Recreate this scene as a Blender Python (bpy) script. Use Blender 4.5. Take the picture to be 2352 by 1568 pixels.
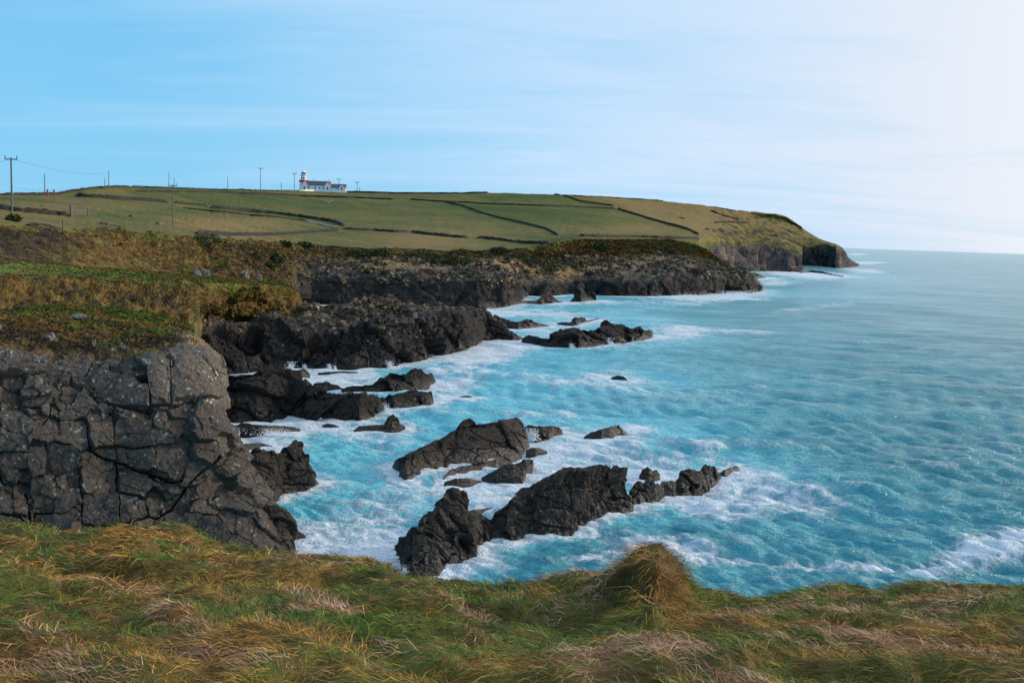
import bpy, math
import numpy as np
from mathutils import Matrix, Vector

# ------------------------------------------------------------------ camera, sky, sun, exposure
H = 21.0                      # eye height above the sea, metres
FD = 2259.0                   # focal length in pixels of a 2352 wide picture
CX, CY = 1176.0, 784.0
PITCH = math.atan(241.0 / FD)
ROLL = math.radians(1.95)
scn = bpy.context.scene
for o in list(bpy.data.objects): bpy.data.objects.remove(o)
COL = scn.collection
cam = bpy.data.objects.new('camera', bpy.data.cameras.new('camera')); COL.objects.link(cam)
RM = Matrix.Rotation(math.pi/2 - PITCH, 3, 'X') @ Matrix.Rotation(ROLL, 3, 'Z')
cam.matrix_world = Matrix.Translation((0, 0, H)) @ RM.to_4x4()
cam.data.sensor_fit = 'HORIZONTAL'; cam.data.sensor_width = 36
cam.data.lens = 36 * FD / 2352
cam.data.clip_start = 0.1; cam.data.clip_end = 200000
scn.camera = cam
RN = np.array(RM)

SUN_EL, SUN_AZ = math.radians(17), math.radians(72)      # azimuth clockwise from the view axis (+Y)
sun = bpy.data.objects.new('sun', bpy.data.lights.new('sun', 'SUN')); COL.objects.link(sun)
sun.data.energy = 2.6; sun.data.angle = math.radians(6); sun.data.color = (1.0, 0.86, 0.68)
sd = Vector((math.sin(SUN_AZ)*math.cos(SUN_EL), math.cos(SUN_AZ)*math.cos(SUN_EL), math.sin(SUN_EL)))
sun.rotation_euler = sd.to_track_quat('Z', 'Y').to_euler()

world = bpy.data.worlds.new('World'); scn.world = world; world.use_nodes = True
def N(nt, t, **kw):
    n = nt.nodes.new(t)
    for k, v in kw.items():
        if k.startswith('i_'):
            key = k[2:]; key = int(key) if key.isdigit() else key.replace('_', ' ')
            n.inputs[key].default_value = v
        else: setattr(n, k, v)
    return n
def ramp(nt, src, stops, interp='LINEAR'):
    r = nt.nodes.new('ShaderNodeValToRGB'); r.color_ramp.interpolation = interp
    e = r.color_ramp.elements
    while len(e) < len(stops): e.new(0.5)
    for q, (p, c) in zip(e, stops):
        q.position = p
        q.color = (c, c, c, 1) if isinstance(c, (int, float)) else (*c, 1)
    nt.links.new(src, r.inputs[0]); return r.outputs[0]
def mixc(nt, f, a, b, mode='MIX'):
    m = nt.nodes.new('ShaderNodeMix'); m.data_type = 'RGBA'; m.blend_type = mode
    for s, v in ((0, f), (6, a), (7, b)):
        if isinstance(v, bpy.types.NodeSocket): nt.links.new(v, m.inputs[s])
        elif s == 0: m.inputs[0].default_value = v
        else: m.inputs[s].default_value = (*v, 1)
    return m.outputs[2]
def mth(nt, op, a, b=0.0, c=0.0, clamp=False):
    m = nt.nodes.new('ShaderNodeMath'); m.operation = op; m.use_clamp = clamp
    for s, v in enumerate((a, b, c)):
        if isinstance(v, bpy.types.NodeSocket): nt.links.new(v, m.inputs[s])
        else: m.inputs[s].default_value = v
    return m.outputs[0]
def noise(nt, vec, scale, detail=4, rough=0.55, dist=0.0, mp=None):
    n = N(nt, 'ShaderNodeTexNoise'); n.inputs['Scale'].default_value = scale
    n.inputs['Detail'].default_value = detail; n.inputs['Roughness'].default_value = rough
    n.inputs['Distortion'].default_value = dist
    if mp is not None:
        m = N(nt, 'ShaderNodeMapping'); m.inputs['Scale'].default_value = mp[:3]
        if len(mp) > 3: m.inputs['Rotation'].default_value = (0, 0, mp[3])
        nt.links.new(vec, m.inputs['Vector']); vec = m.outputs[0]
    nt.links.new(vec, n.inputs['Vector']); return n.outputs['Fac']

nt = world.node_tree; nt.nodes.clear()
sky = N(nt, 'ShaderNodeTexSky', sky_type='NISHITA', sun_disc=False)
sky.sun_elevation = SUN_EL; sky.sun_rotation = SUN_AZ
sky.altitude = 20; sky.air_density = 1.0; sky.dust_density = 0.6; sky.ozone_density = 2.5
tc = N(nt, 'ShaderNodeTexCoord'); sx = N(nt, 'ShaderNodeSeparateXYZ'); nt.links.new(tc.outputs['Generated'], sx.inputs[0])
tint = mixc(nt, 1.0, sky.outputs[0], (0.98, 1.0, 1.0), 'MULTIPLY')
# thin high cloud, thicker towards the sun side
zc = mth(nt, 'MAXIMUM', sx.outputs[2], 0.0)
zz = mth(nt, 'ADD', zc, 0.12)
cx_ = mth(nt, 'DIVIDE', sx.outputs[0], zz); cy_ = mth(nt, 'DIVIDE', sx.outputs[1], zz)
cmb = N(nt, 'ShaderNodeCombineXYZ'); nt.links.new(cx_, cmb.inputs[0]); nt.links.new(cy_, cmb.inputs[1])
n1 = noise(nt, cmb.outputs[0], 0.55, 6, 0.55, 0.6, (0.55, 1.0, 1.0, 0.5))
n2 = noise(nt, cmb.outputs[0], 0.22, 3, 0.5, 0.3, (1.0, 1.0, 1.0, 0.0))
n3 = noise(nt, cmb.outputs[0], 1.6, 5, 0.6, 0.9, (0.25, 1.0, 1.0, 0.35))
dot = N(nt, 'ShaderNodeVectorMath', operation='DOT_PRODUCT'); nt.links.new(tc.outputs['Generated'], dot.inputs[0])
dot.inputs[1].default_value = (math.sin(SUN_AZ), math.cos(SUN_AZ), 0.12)
veil = mth(nt, 'MULTIPLY_ADD', dot.outputs['Value'], 1.20, 0.10)
veil = mth(nt, 'MULTIPLY_ADD', zc, 0.95, veil)
veil = mth(nt, 'ADD', veil, mth(nt, 'MULTIPLY', mth(nt, 'SUBTRACT', n1, 0.5), 1.15))
veil = mth(nt, 'ADD', veil, mth(nt, 'MULTIPLY', mth(nt, 'SUBTRACT', n2, 0.5), 0.6))
veil = mth(nt, 'ADD', veil, mth(nt, 'MULTIPLY', mth(nt, 'SUBTRACT', n3, 0.5), 0.85), clamp=True)
SKYK = 0.10
clr = ramp(nt, zc, [(0.0, (2.5, 6.9, 10.6)), (0.20, (2.2, 6.5, 10.4)), (0.5, (1.8, 5.4, 9.6)), (1.0, (1.2, 3.6, 7.5))])
base = mixc(nt, 0.8, tint, clr)
glow = ramp(nt, dot.outputs['Value'], [(0.0, (6.2, 8.1, 10.2)), (0.35, (6.6, 8.2, 10.2)), (0.55, (7.0, 8.2, 9.8)), (0.66, (7.8, 8.45, 9.5)), (0.9, (10.6, 10.2, 9.8))])
skyc = mixc(nt, veil, base, glow)
bg = N(nt, 'ShaderNodeBackground'); bg.inputs['Strength'].default_value = SKYK
nt.links.new(skyc, bg.inputs[0]); wo = N(nt, 'ShaderNodeOutputWorld'); nt.links.new(bg.outputs[0], wo.inputs[0])
scn.view_settings.view_transform = 'Standard'; scn.view_settings.look = 'None'
scn.view_settings.exposure = 0; scn.view_settings.gamma = 1; scn.view_settings.use_curve_mapping = False
scn.render.engine = 'CYCLES'

# ------------------------------------------------------------------ helpers: rays, noise, meshes
def rays(px, py):
    px = np.asarray(px, float); py = np.asarray(py, float)
    px, py = np.broadcast_arrays(px, py)
    d = np.stack([(px-CX)/FD, -(py-CY)/FD, -np.ones_like(px)], -1)
    return d @ RN.T
def atd(px, py, d):
    """world point seen at (px,py) of the photograph, d metres away on the ground"""
    r = rays(px, py); k = np.asarray(d, float)/np.hypot(r[..., 0], r[..., 1])
    return np.array([0, 0, H]) + r*k[..., None]
def atz(px, py, z=0.0):
    r = rays(px, py); k = (z-H)/r[..., 2]
    return np.array([0, 0, H]) + r*k[..., None]
def hd(P): return np.hypot(P[..., 0], P[..., 1])
def proj(P):
    c = (P-np.array([0, 0, H])) @ RN
    return CX + FD*c[..., 0]/-c[..., 2], CY - FD*c[..., 1]/-c[..., 2]
def dz(px, d, z):
    """py at which a point d away at height z shows in column px"""
    lo, hi = np.full_like(np.asarray(px, float), -500.), np.full_like(np.asarray(px, float), 6000.)
    for _ in range(40):
        m = (lo+hi)/2; zm = atd(px, m, d)[..., 2]; up = zm > z
        lo = np.where(up, m, lo); hi = np.where(up, hi, m)
    return (lo+hi)/2
def _h(ix, iy, iz, s):
    h = (ix.astype(np.int64)*374761393 + iy.astype(np.int64)*668265263 + iz.astype(np.int64)*2147483647 + s*974634777) & 0xffffffff
    h = ((h ^ (h >> 13))*1274126177) & 0xffffffff
    h = ((h ^ (h >> 16))*2246822519) & 0xffffffff
    return h ^ (h >> 15)
def _r(h, k): return (((h*(2*k+1)*2654435761) & 0xffffffff) >> 8)/float(1 << 24)
def pn(p, s=0):
    """gradient noise, about -1..1"""
    if p.size > 90000:                                       # in cache-sized pieces
        q = p.reshape(-1, 3); return np.concatenate([pn(c, s) for c in np.array_split(q, len(q)//15000+1)]).reshape(p.shape[:-1])
    i = np.floor(p).astype(np.int64); f = p-i; u = f*f*f*(f*(f*6-15)+10)
    out = 0
    for dx in (0, 1):
        wx = u[..., 0] if dx else 1-u[..., 0]
        for dy in (0, 1):
            wy = u[..., 1] if dy else 1-u[..., 1]
            for dk in (0, 1):
                wz = u[..., 2] if dk else 1-u[..., 2]
                h = _h(i[..., 0]+dx, i[..., 1]+dy, i[..., 2]+dk, s)
                g = (_r(h, 1)*2-1)*(f[..., 0]-dx)+(_r(h, 2)*2-1)*(f[..., 1]-dy)+(_r(h, 3)*2-1)*(f[..., 2]-dk)
                out = out + wx*wy*wz*g
    return out*1.4
def fbm(p, o=4, s=0, g=0.5):
    a, t = 1.0, 0
    for k in range(o):
        t = t + a*pn(p, s+k*7); p = p*2.03+11.3; a *= g
    return t
def voro(p, s=0):
    sh = p.shape[:-1]; p = p.reshape(-1, 3).astype(np.float32); i = np.floor(p).astype(np.int64)
    if len(p) > 30000:                                       # in cache-sized pieces
        o = [voro(q, s) for q in np.array_split(p, len(p)//15000+1)]
        return tuple(np.concatenate(z).reshape(sh+z[0].shape[1:]) for z in zip(*o))
    F1 = np.full(len(p), 9.); F2 = np.full(len(p), 9.); ID = np.zeros(len(p), np.int64); V = np.zeros((len(p), 3))
    for dx in (-1, 0, 1):
        for dy in (-1, 0, 1):
            for dk in (-1, 0, 1):
                h = _h(i[:, 0]+dx, i[:, 1]+dy, i[:, 2]+dk, s)
                c = np.stack([i[:, 0]+dx+_r(h, 1)*.9, i[:, 1]+dy+_r(h, 2)*.9, i[:, 2]+dk+_r(h, 3)*.9], -1)
                v = p-c; d = v*v; d = np.sqrt(np.sqrt((d*d).sum(-1))); m = d < F1
                F2 = np.where(m, F1, np.minimum(F2, d)); F1 = np.where(m, d, F1)
                ID = np.where(m, h, ID); V[m] = v[m]
    return F1.reshape(sh), F2.reshape(sh), ID.reshape(sh), V.reshape(sh+(3,))
def sst(a, b, x):
    t = np.clip((x-a)/(b-a), 0, 1); return t*t*(3-2*t)
def rotm(ax, ay, az):
    return np.array(Matrix.Rotation(math.radians(az), 3, 'Z') @ Matrix.Rotation(math.radians(ay), 3, 'Y') @ Matrix.Rotation(math.radians(ax), 3, 'X'))
def facet(P, size, amp, R=None, s=0, crack=0.0, cw=0.08, warp=0.15):
    """blocks with flat tilted faces and recessed joints; returns displacement and block id"""
    q = P if R is None else P @ R
    q = q/np.asarray(size); q = q + warp*np.stack([pn(q*1.3, s+1), pn(q*1.3+5, s+2), pn(q*1.3+9, s+3)], -1)
    F1, F2, ID, V = voro(q, s)
    g = np.stack([_r(ID, 4)-.5, _r(ID, 5)-.5, _r(ID, 6)-.5], -1)*2.2
    d = amp*((_r(ID, 7)-.5)*1.3 + (g*V).sum(-1))
    if crack: d = d - crack*(1-sst(0, cw, F2-F1))
    return d, ID
def gridn(P):
    du = np.gradient(P, axis=1); dv = np.gradient(P, axis=0)
    n = np.cross(du, dv); n /= np.linalg.norm(n, axis=-1, keepdims=True)+1e-9
    return n
def smooth(a, k):
    for _ in range(k):
        b = a.copy(); b[1:-1] = (a[:-2]+2*a[1:-1]+a[2:])/4; b[:, 1:-1] = (b[:, :-2]+2*b[:, 1:-1]+b[:, 2:])/4; a = b
    return a
def make(name, V, F, mat, parent=None, sm=False, attrs=None):
    V = np.asarray(V, np.float32); F = np.asarray(F, np.int32)
    me = bpy.data.meshes.new(name); k = F.shape[1]
    me.vertices.add(len(V)); me.vertices.foreach_set('co', V.ravel())
    me.loops.add(F.size); me.loops.foreach_set('vertex_index', F.ravel())
    me.polygons.add(len(F)); me.polygons.foreach_set('loop_start', np.arange(0, F.size, k, dtype=np.int32))
    me.polygons.foreach_set('loop_total', np.full(len(F), k, np.int32))
    me.polygons.foreach_set('use_smooth', np.full(len(F), sm))
    for nm, A in (attrs or {}).items():
        A = np.asarray(A, np.float32)
        if A.ndim == 1:
            a = me.attributes.new(nm, 'FLOAT', 'POINT'); a.data.foreach_set('value', A)
        else:
            a = me.attributes.new(nm, 'FLOAT_COLOR', 'POINT')
            a.data.foreach_set('color', np.concatenate([A, np.ones((len(A), 1), np.float32)], 1).ravel())
    me.materials.append(mat); me.update(calc_edges=True)
    o = bpy.data.objects.new(name, me); COL.objects.link(o)
    if parent: o.parent = parent
    return o
def gf(nr, nc):
    i = np.arange(nr*nc).reshape(nr, nc)
    return np.stack([i[:-1, :-1], i[:-1, 1:], i[1:, 1:], i[1:, :-1]], -1).reshape(-1, 4)
def grid(name, P, mat, parent=None, sm=False, attrs=None):
    nr, nc = P.shape[:2]
    return make(name, P.reshape(-1, 3), gf(nr, nc), mat, parent, sm,
                {k: (v.reshape(-1, 3) if v.ndim == 3 else v.ravel()) for k, v in (attrs or {}).items()})
def split_grid(name, P, ids, mat, partname, attrs, minf=60, maxn=290, sm=False):
    """the grid as one base object plus each block that can be picked out as a child of its own"""
    nr, nc = P.shape[:2]; F = gf(nr, nc); fid = ids.ravel()[F[:, 0]]
    A = {k: (v.reshape(-1, 3) if v.ndim == 3 else v.ravel()) for k, v in attrs.items()}
    V = P.reshape(-1, 3); G = fid.reshape(nr-1, nc-1).copy()
    lab = np.where(G == 0, 0, np.arange(G.size).reshape(G.shape)+1)       # each connected patch is a piece of its own
    sh_ = G[:, 1:] == G[:, :-1]; sv_ = G[1:] == G[:-1]
    for _ in range(600):
        o_ = lab.copy()
        for _k in range(4):
            m = np.where(sh_, np.maximum(lab[:, 1:], lab[:, :-1]), 0); lab[:, 1:] = np.maximum(lab[:, 1:], m); lab[:, :-1] = np.maximum(lab[:, :-1], m)
            m = np.where(sv_, np.maximum(lab[1:], lab[:-1]), 0); lab[1:] = np.maximum(lab[1:], m); lab[:-1] = np.maximum(lab[:-1], m)
        lab[G == 0] = 0
        if (o_ == lab).all(): break
    G = lab
    for _ in range(40):                                      # slivers join the block beside them
        u, inv, cnt = np.unique(G, return_inverse=True, return_counts=True); inv = inv.reshape(G.shape)
        bad = (cnt[inv] < minf) & (G != 0)
        if not bad.any(): break
        for ax, s_ in ((1, 1), (1, -1), (0, 1), (0, -1)):
            T_ = np.roll(G, s_, ax); tb = np.roll(bad, s_, ax); wr_ = [slice(None)]*2; wr_[ax] = 0 if s_ == 1 else -1; tb[tuple(wr_)] = True; m = bad & ~tb & (T_ != 0); G[m] = T_[m]; bad = bad & ~m
    fid = G.ravel()
    u, inv, cnt = np.unique(fid, return_inverse=True, return_counts=True)
    ok = (cnt >= minf) & (u != 0)
    if ok.sum() > maxn:
        thr = np.sort(cnt[ok])[-maxn]; ok &= cnt > thr
    rest = ~ok[inv]
    def sub(m, nm, par):
        f = F[m]; uu, iv = np.unique(f, return_inverse=True)
        return make(nm, V[uu], iv.reshape(-1, 4), mat, par, sm, {k: v[uu] for k, v in A.items()})
    root = sub(rest, name, None) if rest.any() else empty(name, (0, 0, 0))
    order = np.argsort(inv, kind='stable'); st = np.searchsorted(inv[order], np.arange(len(u)+1))
    for k in np.nonzero(ok)[0]:
        m = order[st[k]:st[k+1]]; sub(m, partname, root)
    return root
def tag(o, label=None, cat=None, group=None, kind=None):
    for k, v in (('label', label), ('category', cat), ('group', group), ('kind', kind)):
        if v: o[k] = v
    return o
def empty(name, loc, rz=0.0):
    o = bpy.data.objects.new(name, None); COL.objects.link(o); o.location = loc; o.rotation_euler = (0, 0, rz); return o

# ------------------------------------------------------------------ materials
def newmat(name):
    m = bpy.data.materials.new(name); m.use_nodes = True; t = m.node_tree; t.nodes.clear()
    b = N(t, 'ShaderNodeBsdfPrincipled'); o = N(t, 'ShaderNodeOutputMaterial'); t.links.new(b.outputs[0], o.inputs[0])
    g = N(t, 'ShaderNodeNewGeometry')
    return m, t, b, g.outputs['Position']
def setc(t, b, key, v):
    if isinstance(v, bpy.types.NodeSocket): t.links.new(v, b.inputs[key])
    else: b.inputs[key].default_value = v
def bump(t, b, h, strength, dist):
    n = N(t, 'ShaderNodeBump'); n.inputs['Strength'].default_value = strength; n.inputs['Distance'].default_value = dist
    t.links.new(h, n.inputs['Height']); t.links.new(n.outputs[0], b.inputs['Normal'])
def flat_mat(name, col, rough=0.7, var=0.25, sc=3.0):
    m, t, b, pos = newmat(name)
    n = noise(t, pos, sc, 4)
    c = mixc(t, n, tuple(x*(1-var) for x in col), tuple(min(1, x*(1+var)) for x in col))
    setc(t, b, 'Base Color', c); b.inputs['Roughness'].default_value = rough
    return m

def land_mat(name, sc):
    """rock and turf; zone = (turf, ochre, lichen); sc = size of the fine relief in metres"""
    m, t, b, pos = newmat(name)
    at = N(t, 'ShaderNodeAttribute', attribute_name='zone'); s3 = N(t, 'ShaderNodeSeparateColor'); t.links.new(at.outputs['Color'], s3.inputs[0])
    at2 = N(t, 'ShaderNodeAttribute', attribute_name='tone'); t3 = N(t, 'ShaderNodeSeparateColor'); t.links.new(at2.outputs['Color'], t3.inputs[0])
    spz = N(t, 'ShaderNodeSeparateXYZ'); t.links.new(pos, spz.inputs[0])
    nb = noise(t, pos, 0.35/sc, 5, 0.6); nf = noise(t, pos, 2.2/sc, 6, 0.7); nm = noise(t, pos, 0.9/sc, 5, 0.6, 0.5)
    rock = ramp(t, nf, [(0.25, (0.019, 0.015, 0.012)), (0.5, (0.052, 0.041, 0.034)), (0.75, (0.118, 0.090, 0.072))])
    dry = ramp(t, nf, [(0.25, (0.032, 0.027, 0.022)), (0.5, (0.092, 0.078, 0.064)), (0.75, (0.20, 0.170, 0.135))])
    rock = mixc(t, mth(t, 'MULTIPLY', s3.outputs[2], ramp(t, nb, [(0.3, 0.55), (0.65, 1.0)])), rock, dry)
    # lichen: pale and orange spots on dry rock
    v = N(t, 'ShaderNodeTexVoronoi'); v.inputs['Scale'].default_value = 1.6/sc; t.links.new(pos, v.inputs['Vector'])
    sp = mth(t, 'LESS_THAN', v.outputs['Distance'], mth(t, 'MULTIPLY', mth(t, 'SUBTRACT', nm, 0.46), 2.2))
    rock = mixc(t, mth(t, 'MULTIPLY', mth(t, 'MULTIPLY', sp, s3.outputs[2]), 0.8), rock, (0.40, 0.38, 0.33))
    no = noise(t, pos, 0.7/sc, 6, 0.65, 0.8)
    rock = mixc(t, mth(t, 'MULTIPLY', s3.outputs[2], ramp(t, no, [(0.60, 0.0), (0.68, 0.6)])), rock, (0.20, 0.085, 0.025))
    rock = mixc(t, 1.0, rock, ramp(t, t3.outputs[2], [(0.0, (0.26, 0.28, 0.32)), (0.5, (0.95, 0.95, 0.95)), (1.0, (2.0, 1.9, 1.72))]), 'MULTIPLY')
    # ochre, stained rock
    och = ramp(t, nf, [(0.28, (0.014, 0.009, 0.007)), (0.39, (0.060, 0.034, 0.018)), (0.47, (0.160, 0.088, 0.032)), (0.56, (0.30, 0.200, 0.072)), (0.70, (0.46, 0.39, 0.22))])
    of = mth(t, 'ADD', s3.outputs[1], mth(t, 'MULTIPLY', mth(t, 'SUBTRACT', nm, 0.5), 1.6))
    rock = mixc(t, ramp(t, of, [(0.45, 0.0), (0.62, 1.0)]), rock, och)
    # turf
    n1 = noise(t, pos, 0.05/sc, 4, 0.6, 0.4); n2 = noise(t, pos, 0.6/sc, 6, 0.7)
    green = ramp(t, n2, [(0.25, (0.036, 0.060, 0.006)), (0.5, (0.098, 0.138, 0.016)), (0.75, (0.20, 0.21, 0.040))])
    brown = ramp(t, n2, [(0.25, (0.030, 0.018, 0.005)), (0.5, (0.130, 0.076, 0.016)), (0.75, (0.27, 0.160, 0.042))])
    dark = ramp(t, n2, [(0.3, (0.012, 0.009, 0.003)), (0.7, (0.070, 0.046, 0.013))])
    bf = mth(t, 'ADD', t3.outputs[0], mth(t, 'MULTIPLY', mth(t, 'SUBTRACT', noise(t, pos, 0.25/sc, 5, 0.6), 0.5), 1.8))
    turf = mixc(t, ramp(t, bf, [(0.3, 0.0), (0.7, 1.0)]), green, brown)
    df = mth(t, 'ADD', t3.outputs[1], mth(t, 'MULTIPLY', mth(t, 'SUBTRACT', noise(t, pos, 0.30/sc, 5, 0.6, 0.6), 0.5), 1.8))
    turf = mixc(t, ramp(t, df, [(0.45, 0.0), (0.65, 1.0)]), turf, dark)
    gfac = mth(t, 'ADD', s3.outputs[0], mth(t, 'MULTIPLY', mth(t, 'SUBTRACT', nm, 0.5), 1.1))
    col = mixc(t, ramp(t, gfac, [(0.44, 0.0), (0.56, 1.0)]), rock, turf)
    # the wave-washed band is wet and weedy: darker and shinier
    wl_ = mth(t, 'ADD', spz.outputs[2], mth(t, 'MULTIPLY', mth(t, 'SUBTRACT', nb, 0.5), 3.0))
    wf = ramp(t, mth(t, 'MULTIPLY', wl_, 0.25), [(0.12, 1.0), (0.42, 0.0)])
    col = mixc(t, mth(t, 'MULTIPLY', wf, 0.62), col, (0.010, 0.009, 0.007))
    setc(t, b, 'Base Color', col)
    setc(t, b, 'Roughness', mth(t, 'SUBTRACT', 0.85, mth(t, 'MULTIPLY', wf, 0.5))); b.inputs['Specular IOR Level'].default_value = 0.3
    bump(t, b, mth(t, 'ADD', nf, mth(t, 'MULTIPLY', nb, 1.5)), 0.9, 0.16*sc)
    return m
M_near = land_mat('near_rock_and_turf', 0.55)
M_mid = land_mat('coast_rock_and_turf', 1.0)
M_far = land_mat('headland_rock_and_turf', 2.6)

def field_mat():
    m, t, b, pos = newmat('pasture')
    at = N(t, 'ShaderNodeAttribute', attribute_name='zone'); s3 = N(t, 'ShaderNodeSeparateColor'); t.links.new(at.outputs['Color'], s3.inputs[0])
    at2 = N(t, 'ShaderNodeAttribute', attribute_name='tone'); t3 = N(t, 'ShaderNodeSeparateColor'); t.links.new(at2.outputs['Color'], t3.inputs[0])
    a = noise(t, pos, 0.018, 5, 0.6, 0.5, (0.5, 1.0, 1.0, 0.3)); c = noise(t, pos, 0.12, 6, 0.7, 0.4, (0.35, 1.0, 1.0, 0.15)); f = noise(t, pos, 0.8, 5, 0.75)
    k = mth(t, 'ADD', mth(t, 'MULTIPLY', a, 0.45), mth(t, 'ADD', mth(t, 'MULTIPLY', c, 0.62), mth(t, 'MULTIPLY', f, 0.30)))
    k = mth(t, 'SUBTRACT', k, 0.11)
    k = mth(t, 'ADD', k, mth(t, 'MULTIPLY', mth(t, 'SUBTRACT', t3.outputs[0], 0.5), 0.28))
    turf = ramp(t, k, [(0.40, (0.050, 0.074, 0.012)), (0.52, (0.098, 0.110, 0.024)), (0.63, (0.165, 0.134, 0.038)), (0.76, (0.25, 0.165, 0.060))])
    df = mth(t, 'ADD', t3.outputs[1], mth(t, 'MULTIPLY', mth(t, 'SUBTRACT', noise(t, pos, 0.10, 5, 0.65, 0.6), 0.5), 1.7))
    turf = mixc(t, ramp(t, df, [(0.45, 0.0), (0.65, 0.9)]), turf, (0.025, 0.022, 0.010))
    nf = noise(t, pos, 0.35, 6, 0.7, 0.3, (1, 1, 0.35))
    rock = ramp(t, nf, [(0.28, (0.022, 0.018, 0.020)), (0.5, (0.070, 0.058, 0.060)), (0.72, (0.16, 0.13, 0.125))])
    st = noise(t, pos, 0.10, 5, 0.65, 0.5, (1.0, 1.0, 0.15))
    of = mth(t, 'ADD', s3.outputs[1], mth(t, 'MULTIPLY', mth(t, 'SUBTRACT', st, 0.5), 1.8))
    rock = mixc(t, ramp(t, of, [(0.5, 0.0), (0.66, 0.85)]), rock, (0.26, 0.17, 0.09))
    gfac = mth(t, 'ADD', s3.outputs[0], mth(t, 'MULTIPLY', mth(t, 'SUBTRACT', noise(t, pos, 0.2, 6, 0.7), 0.5), 1.0))
    setc(t, b, 'Base Color', mixc(t, ramp(t, gfac, [(0.44, 0.0), (0.56, 1.0)]), rock, turf))
    b.inputs['Roughness'].default_value = 0.9; b.inputs['Specular IOR Level'].default_value = 0.15
    bump(t, b, mth(t, 'ADD', f, nf), 0.8, 0.7)
    return m
M_field = field_mat()

def water_mat():
    m, t, b, pos = newmat('sea_water')
    at = N(t, 'ShaderNodeAttribute', attribute_name='foam'); fm = at.outputs['Fac']
    aer = N(t, 'ShaderNodeAttribute', attribute_name='aer').outputs['Fac']
    # lacy foam: thin warped ridges at three sizes
    def ridge(sc, mp, dist, det=4):
        n = noise(t, pos, sc, det, 0.6, dist, mp)
        return mth(t, 'SUBTRACT', 1.0, mth(t, 'MULTIPLY', mth(t, 'ABSOLUTE', mth(t, 'SUBTRACT', n, 0.5)), 7.0), clamp=True)
    r1 = ridge(0.35, (1.0, 0.8, 1, 0.3), 1.2); r2 = ridge(0.9, (1, 0.7, 1, -0.2), 1.4); r3 = ridge(0.10, (1.0, 0.7, 1, 0.5), 1.5)
    fine = noise(t, pos, 3.0, 5, 0.75, 0.6)
    lace = mth(t, 'ADD', mth(t, 'MULTIPLY', r1, 0.45), mth(t, 'ADD', mth(t, 'MULTIPLY', r2, 0.22), mth(t, 'MULTIPLY', r3, 0.35)))
    lace = mth(t, 'ADD', lace, mth(t, 'MULTIPLY', mth(t, 'SUBTRACT', fine, 0.5), 0.60))
    big = noise(t, pos, 0.07, 5, 0.6, 0.8)
    f = mth(t, 'ADD', mth(t, 'MULTIPLY', fm, 1.10), mth(t, 'MULTIPLY', lace, mth(t, 'MULTIPLY_ADD', fm, 0.95, 0.42)))
    f = mth(t, 'ADD', f, mth(t, 'MULTIPLY', mth(t, 'SUBTRACT', big, 0.5), 0.7))
    cap = mth(t, 'MULTIPLY', ramp(t, noise(t, pos, 0.22, 6, 0.72, 0.6, (0.35, 1.0, 1.0, -0.35)), [(0.60, 0.0), (0.74, 1.0)]), 0.50)
    f = mth(t, 'ADD', f, mth(t, 'MULTIPLY', cap, mth(t, 'ADD', 0.55, fm)))
    ff = ramp(t, f, [(0.55, 0.0), (0.70, 0.34), (0.90, 0.96)])
    deep = ramp(t, noise(t, pos, 0.11, 5, 0.65, 0.5, (0.35, 1.0, 1.0, -0.35)), [(0.3, (0.020, 0.165, 0.190)), (0.7, (0.070, 0.320, 0.355))])  # open-water tint; darker streaks along the crests paint in shaded wave troughs
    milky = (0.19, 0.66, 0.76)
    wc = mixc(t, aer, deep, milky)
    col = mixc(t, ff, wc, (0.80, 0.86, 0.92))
    setc(t, b, 'Base Color', col)
    setc(t, b, 'Roughness', ramp(t, ff, [(0.0, 0.16), (0.6, 0.7)]))
    b.inputs['IOR'].default_value = 1.34; b.inputs['Specular IOR Level'].default_value = 0.30
    s = noise(t, pos, 0.28, 6, 0.7, 0.3, (0.45, 1.0, 1.0, -0.35)); s2 = noise(t, pos, 1.6, 4, 0.7, 0.5, (0.5, 1.0, 1.0, -0.2))
    s0 = noise(t, pos, 0.055, 4, 0.6, 0.3, (0.4, 1.0, 1.0, -0.35))
    h = mth(t, 'ADD', s, mth(t, 'MULTIPLY', s2, 0.34)); h = mth(t, 'ADD', h, mth(t, 'MULTIPLY', ff, 0.10)); h = mth(t, 'ADD', h, mth(t, 'MULTIPLY', s0, 3.0))
    sl_ = noise(t, pos, 0.014, 4, 0.6, 0.3, (0.3, 1.0, 1.0, -0.35)); h = mth(t, 'ADD', h, mth(t, 'MULTIPLY', sl_, 8.0))
    bump(t, b, h, 1.0, 1.9)
    return m
M_water = water_mat()
def blade_mat(name, rough=0.7):
    m, t, b, pos = newmat(name)
    at = N(t, 'ShaderNodeAttribute', attribute_name='col')
    setc(t, b, 'Base Color', at.outputs['Color']); b.inputs['Roughness'].default_value = rough
    b.inputs['Specular IOR Level'].default_value = 0.2
    return m
M_blade = blade_mat('grass_blades')
M_wall = None
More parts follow.
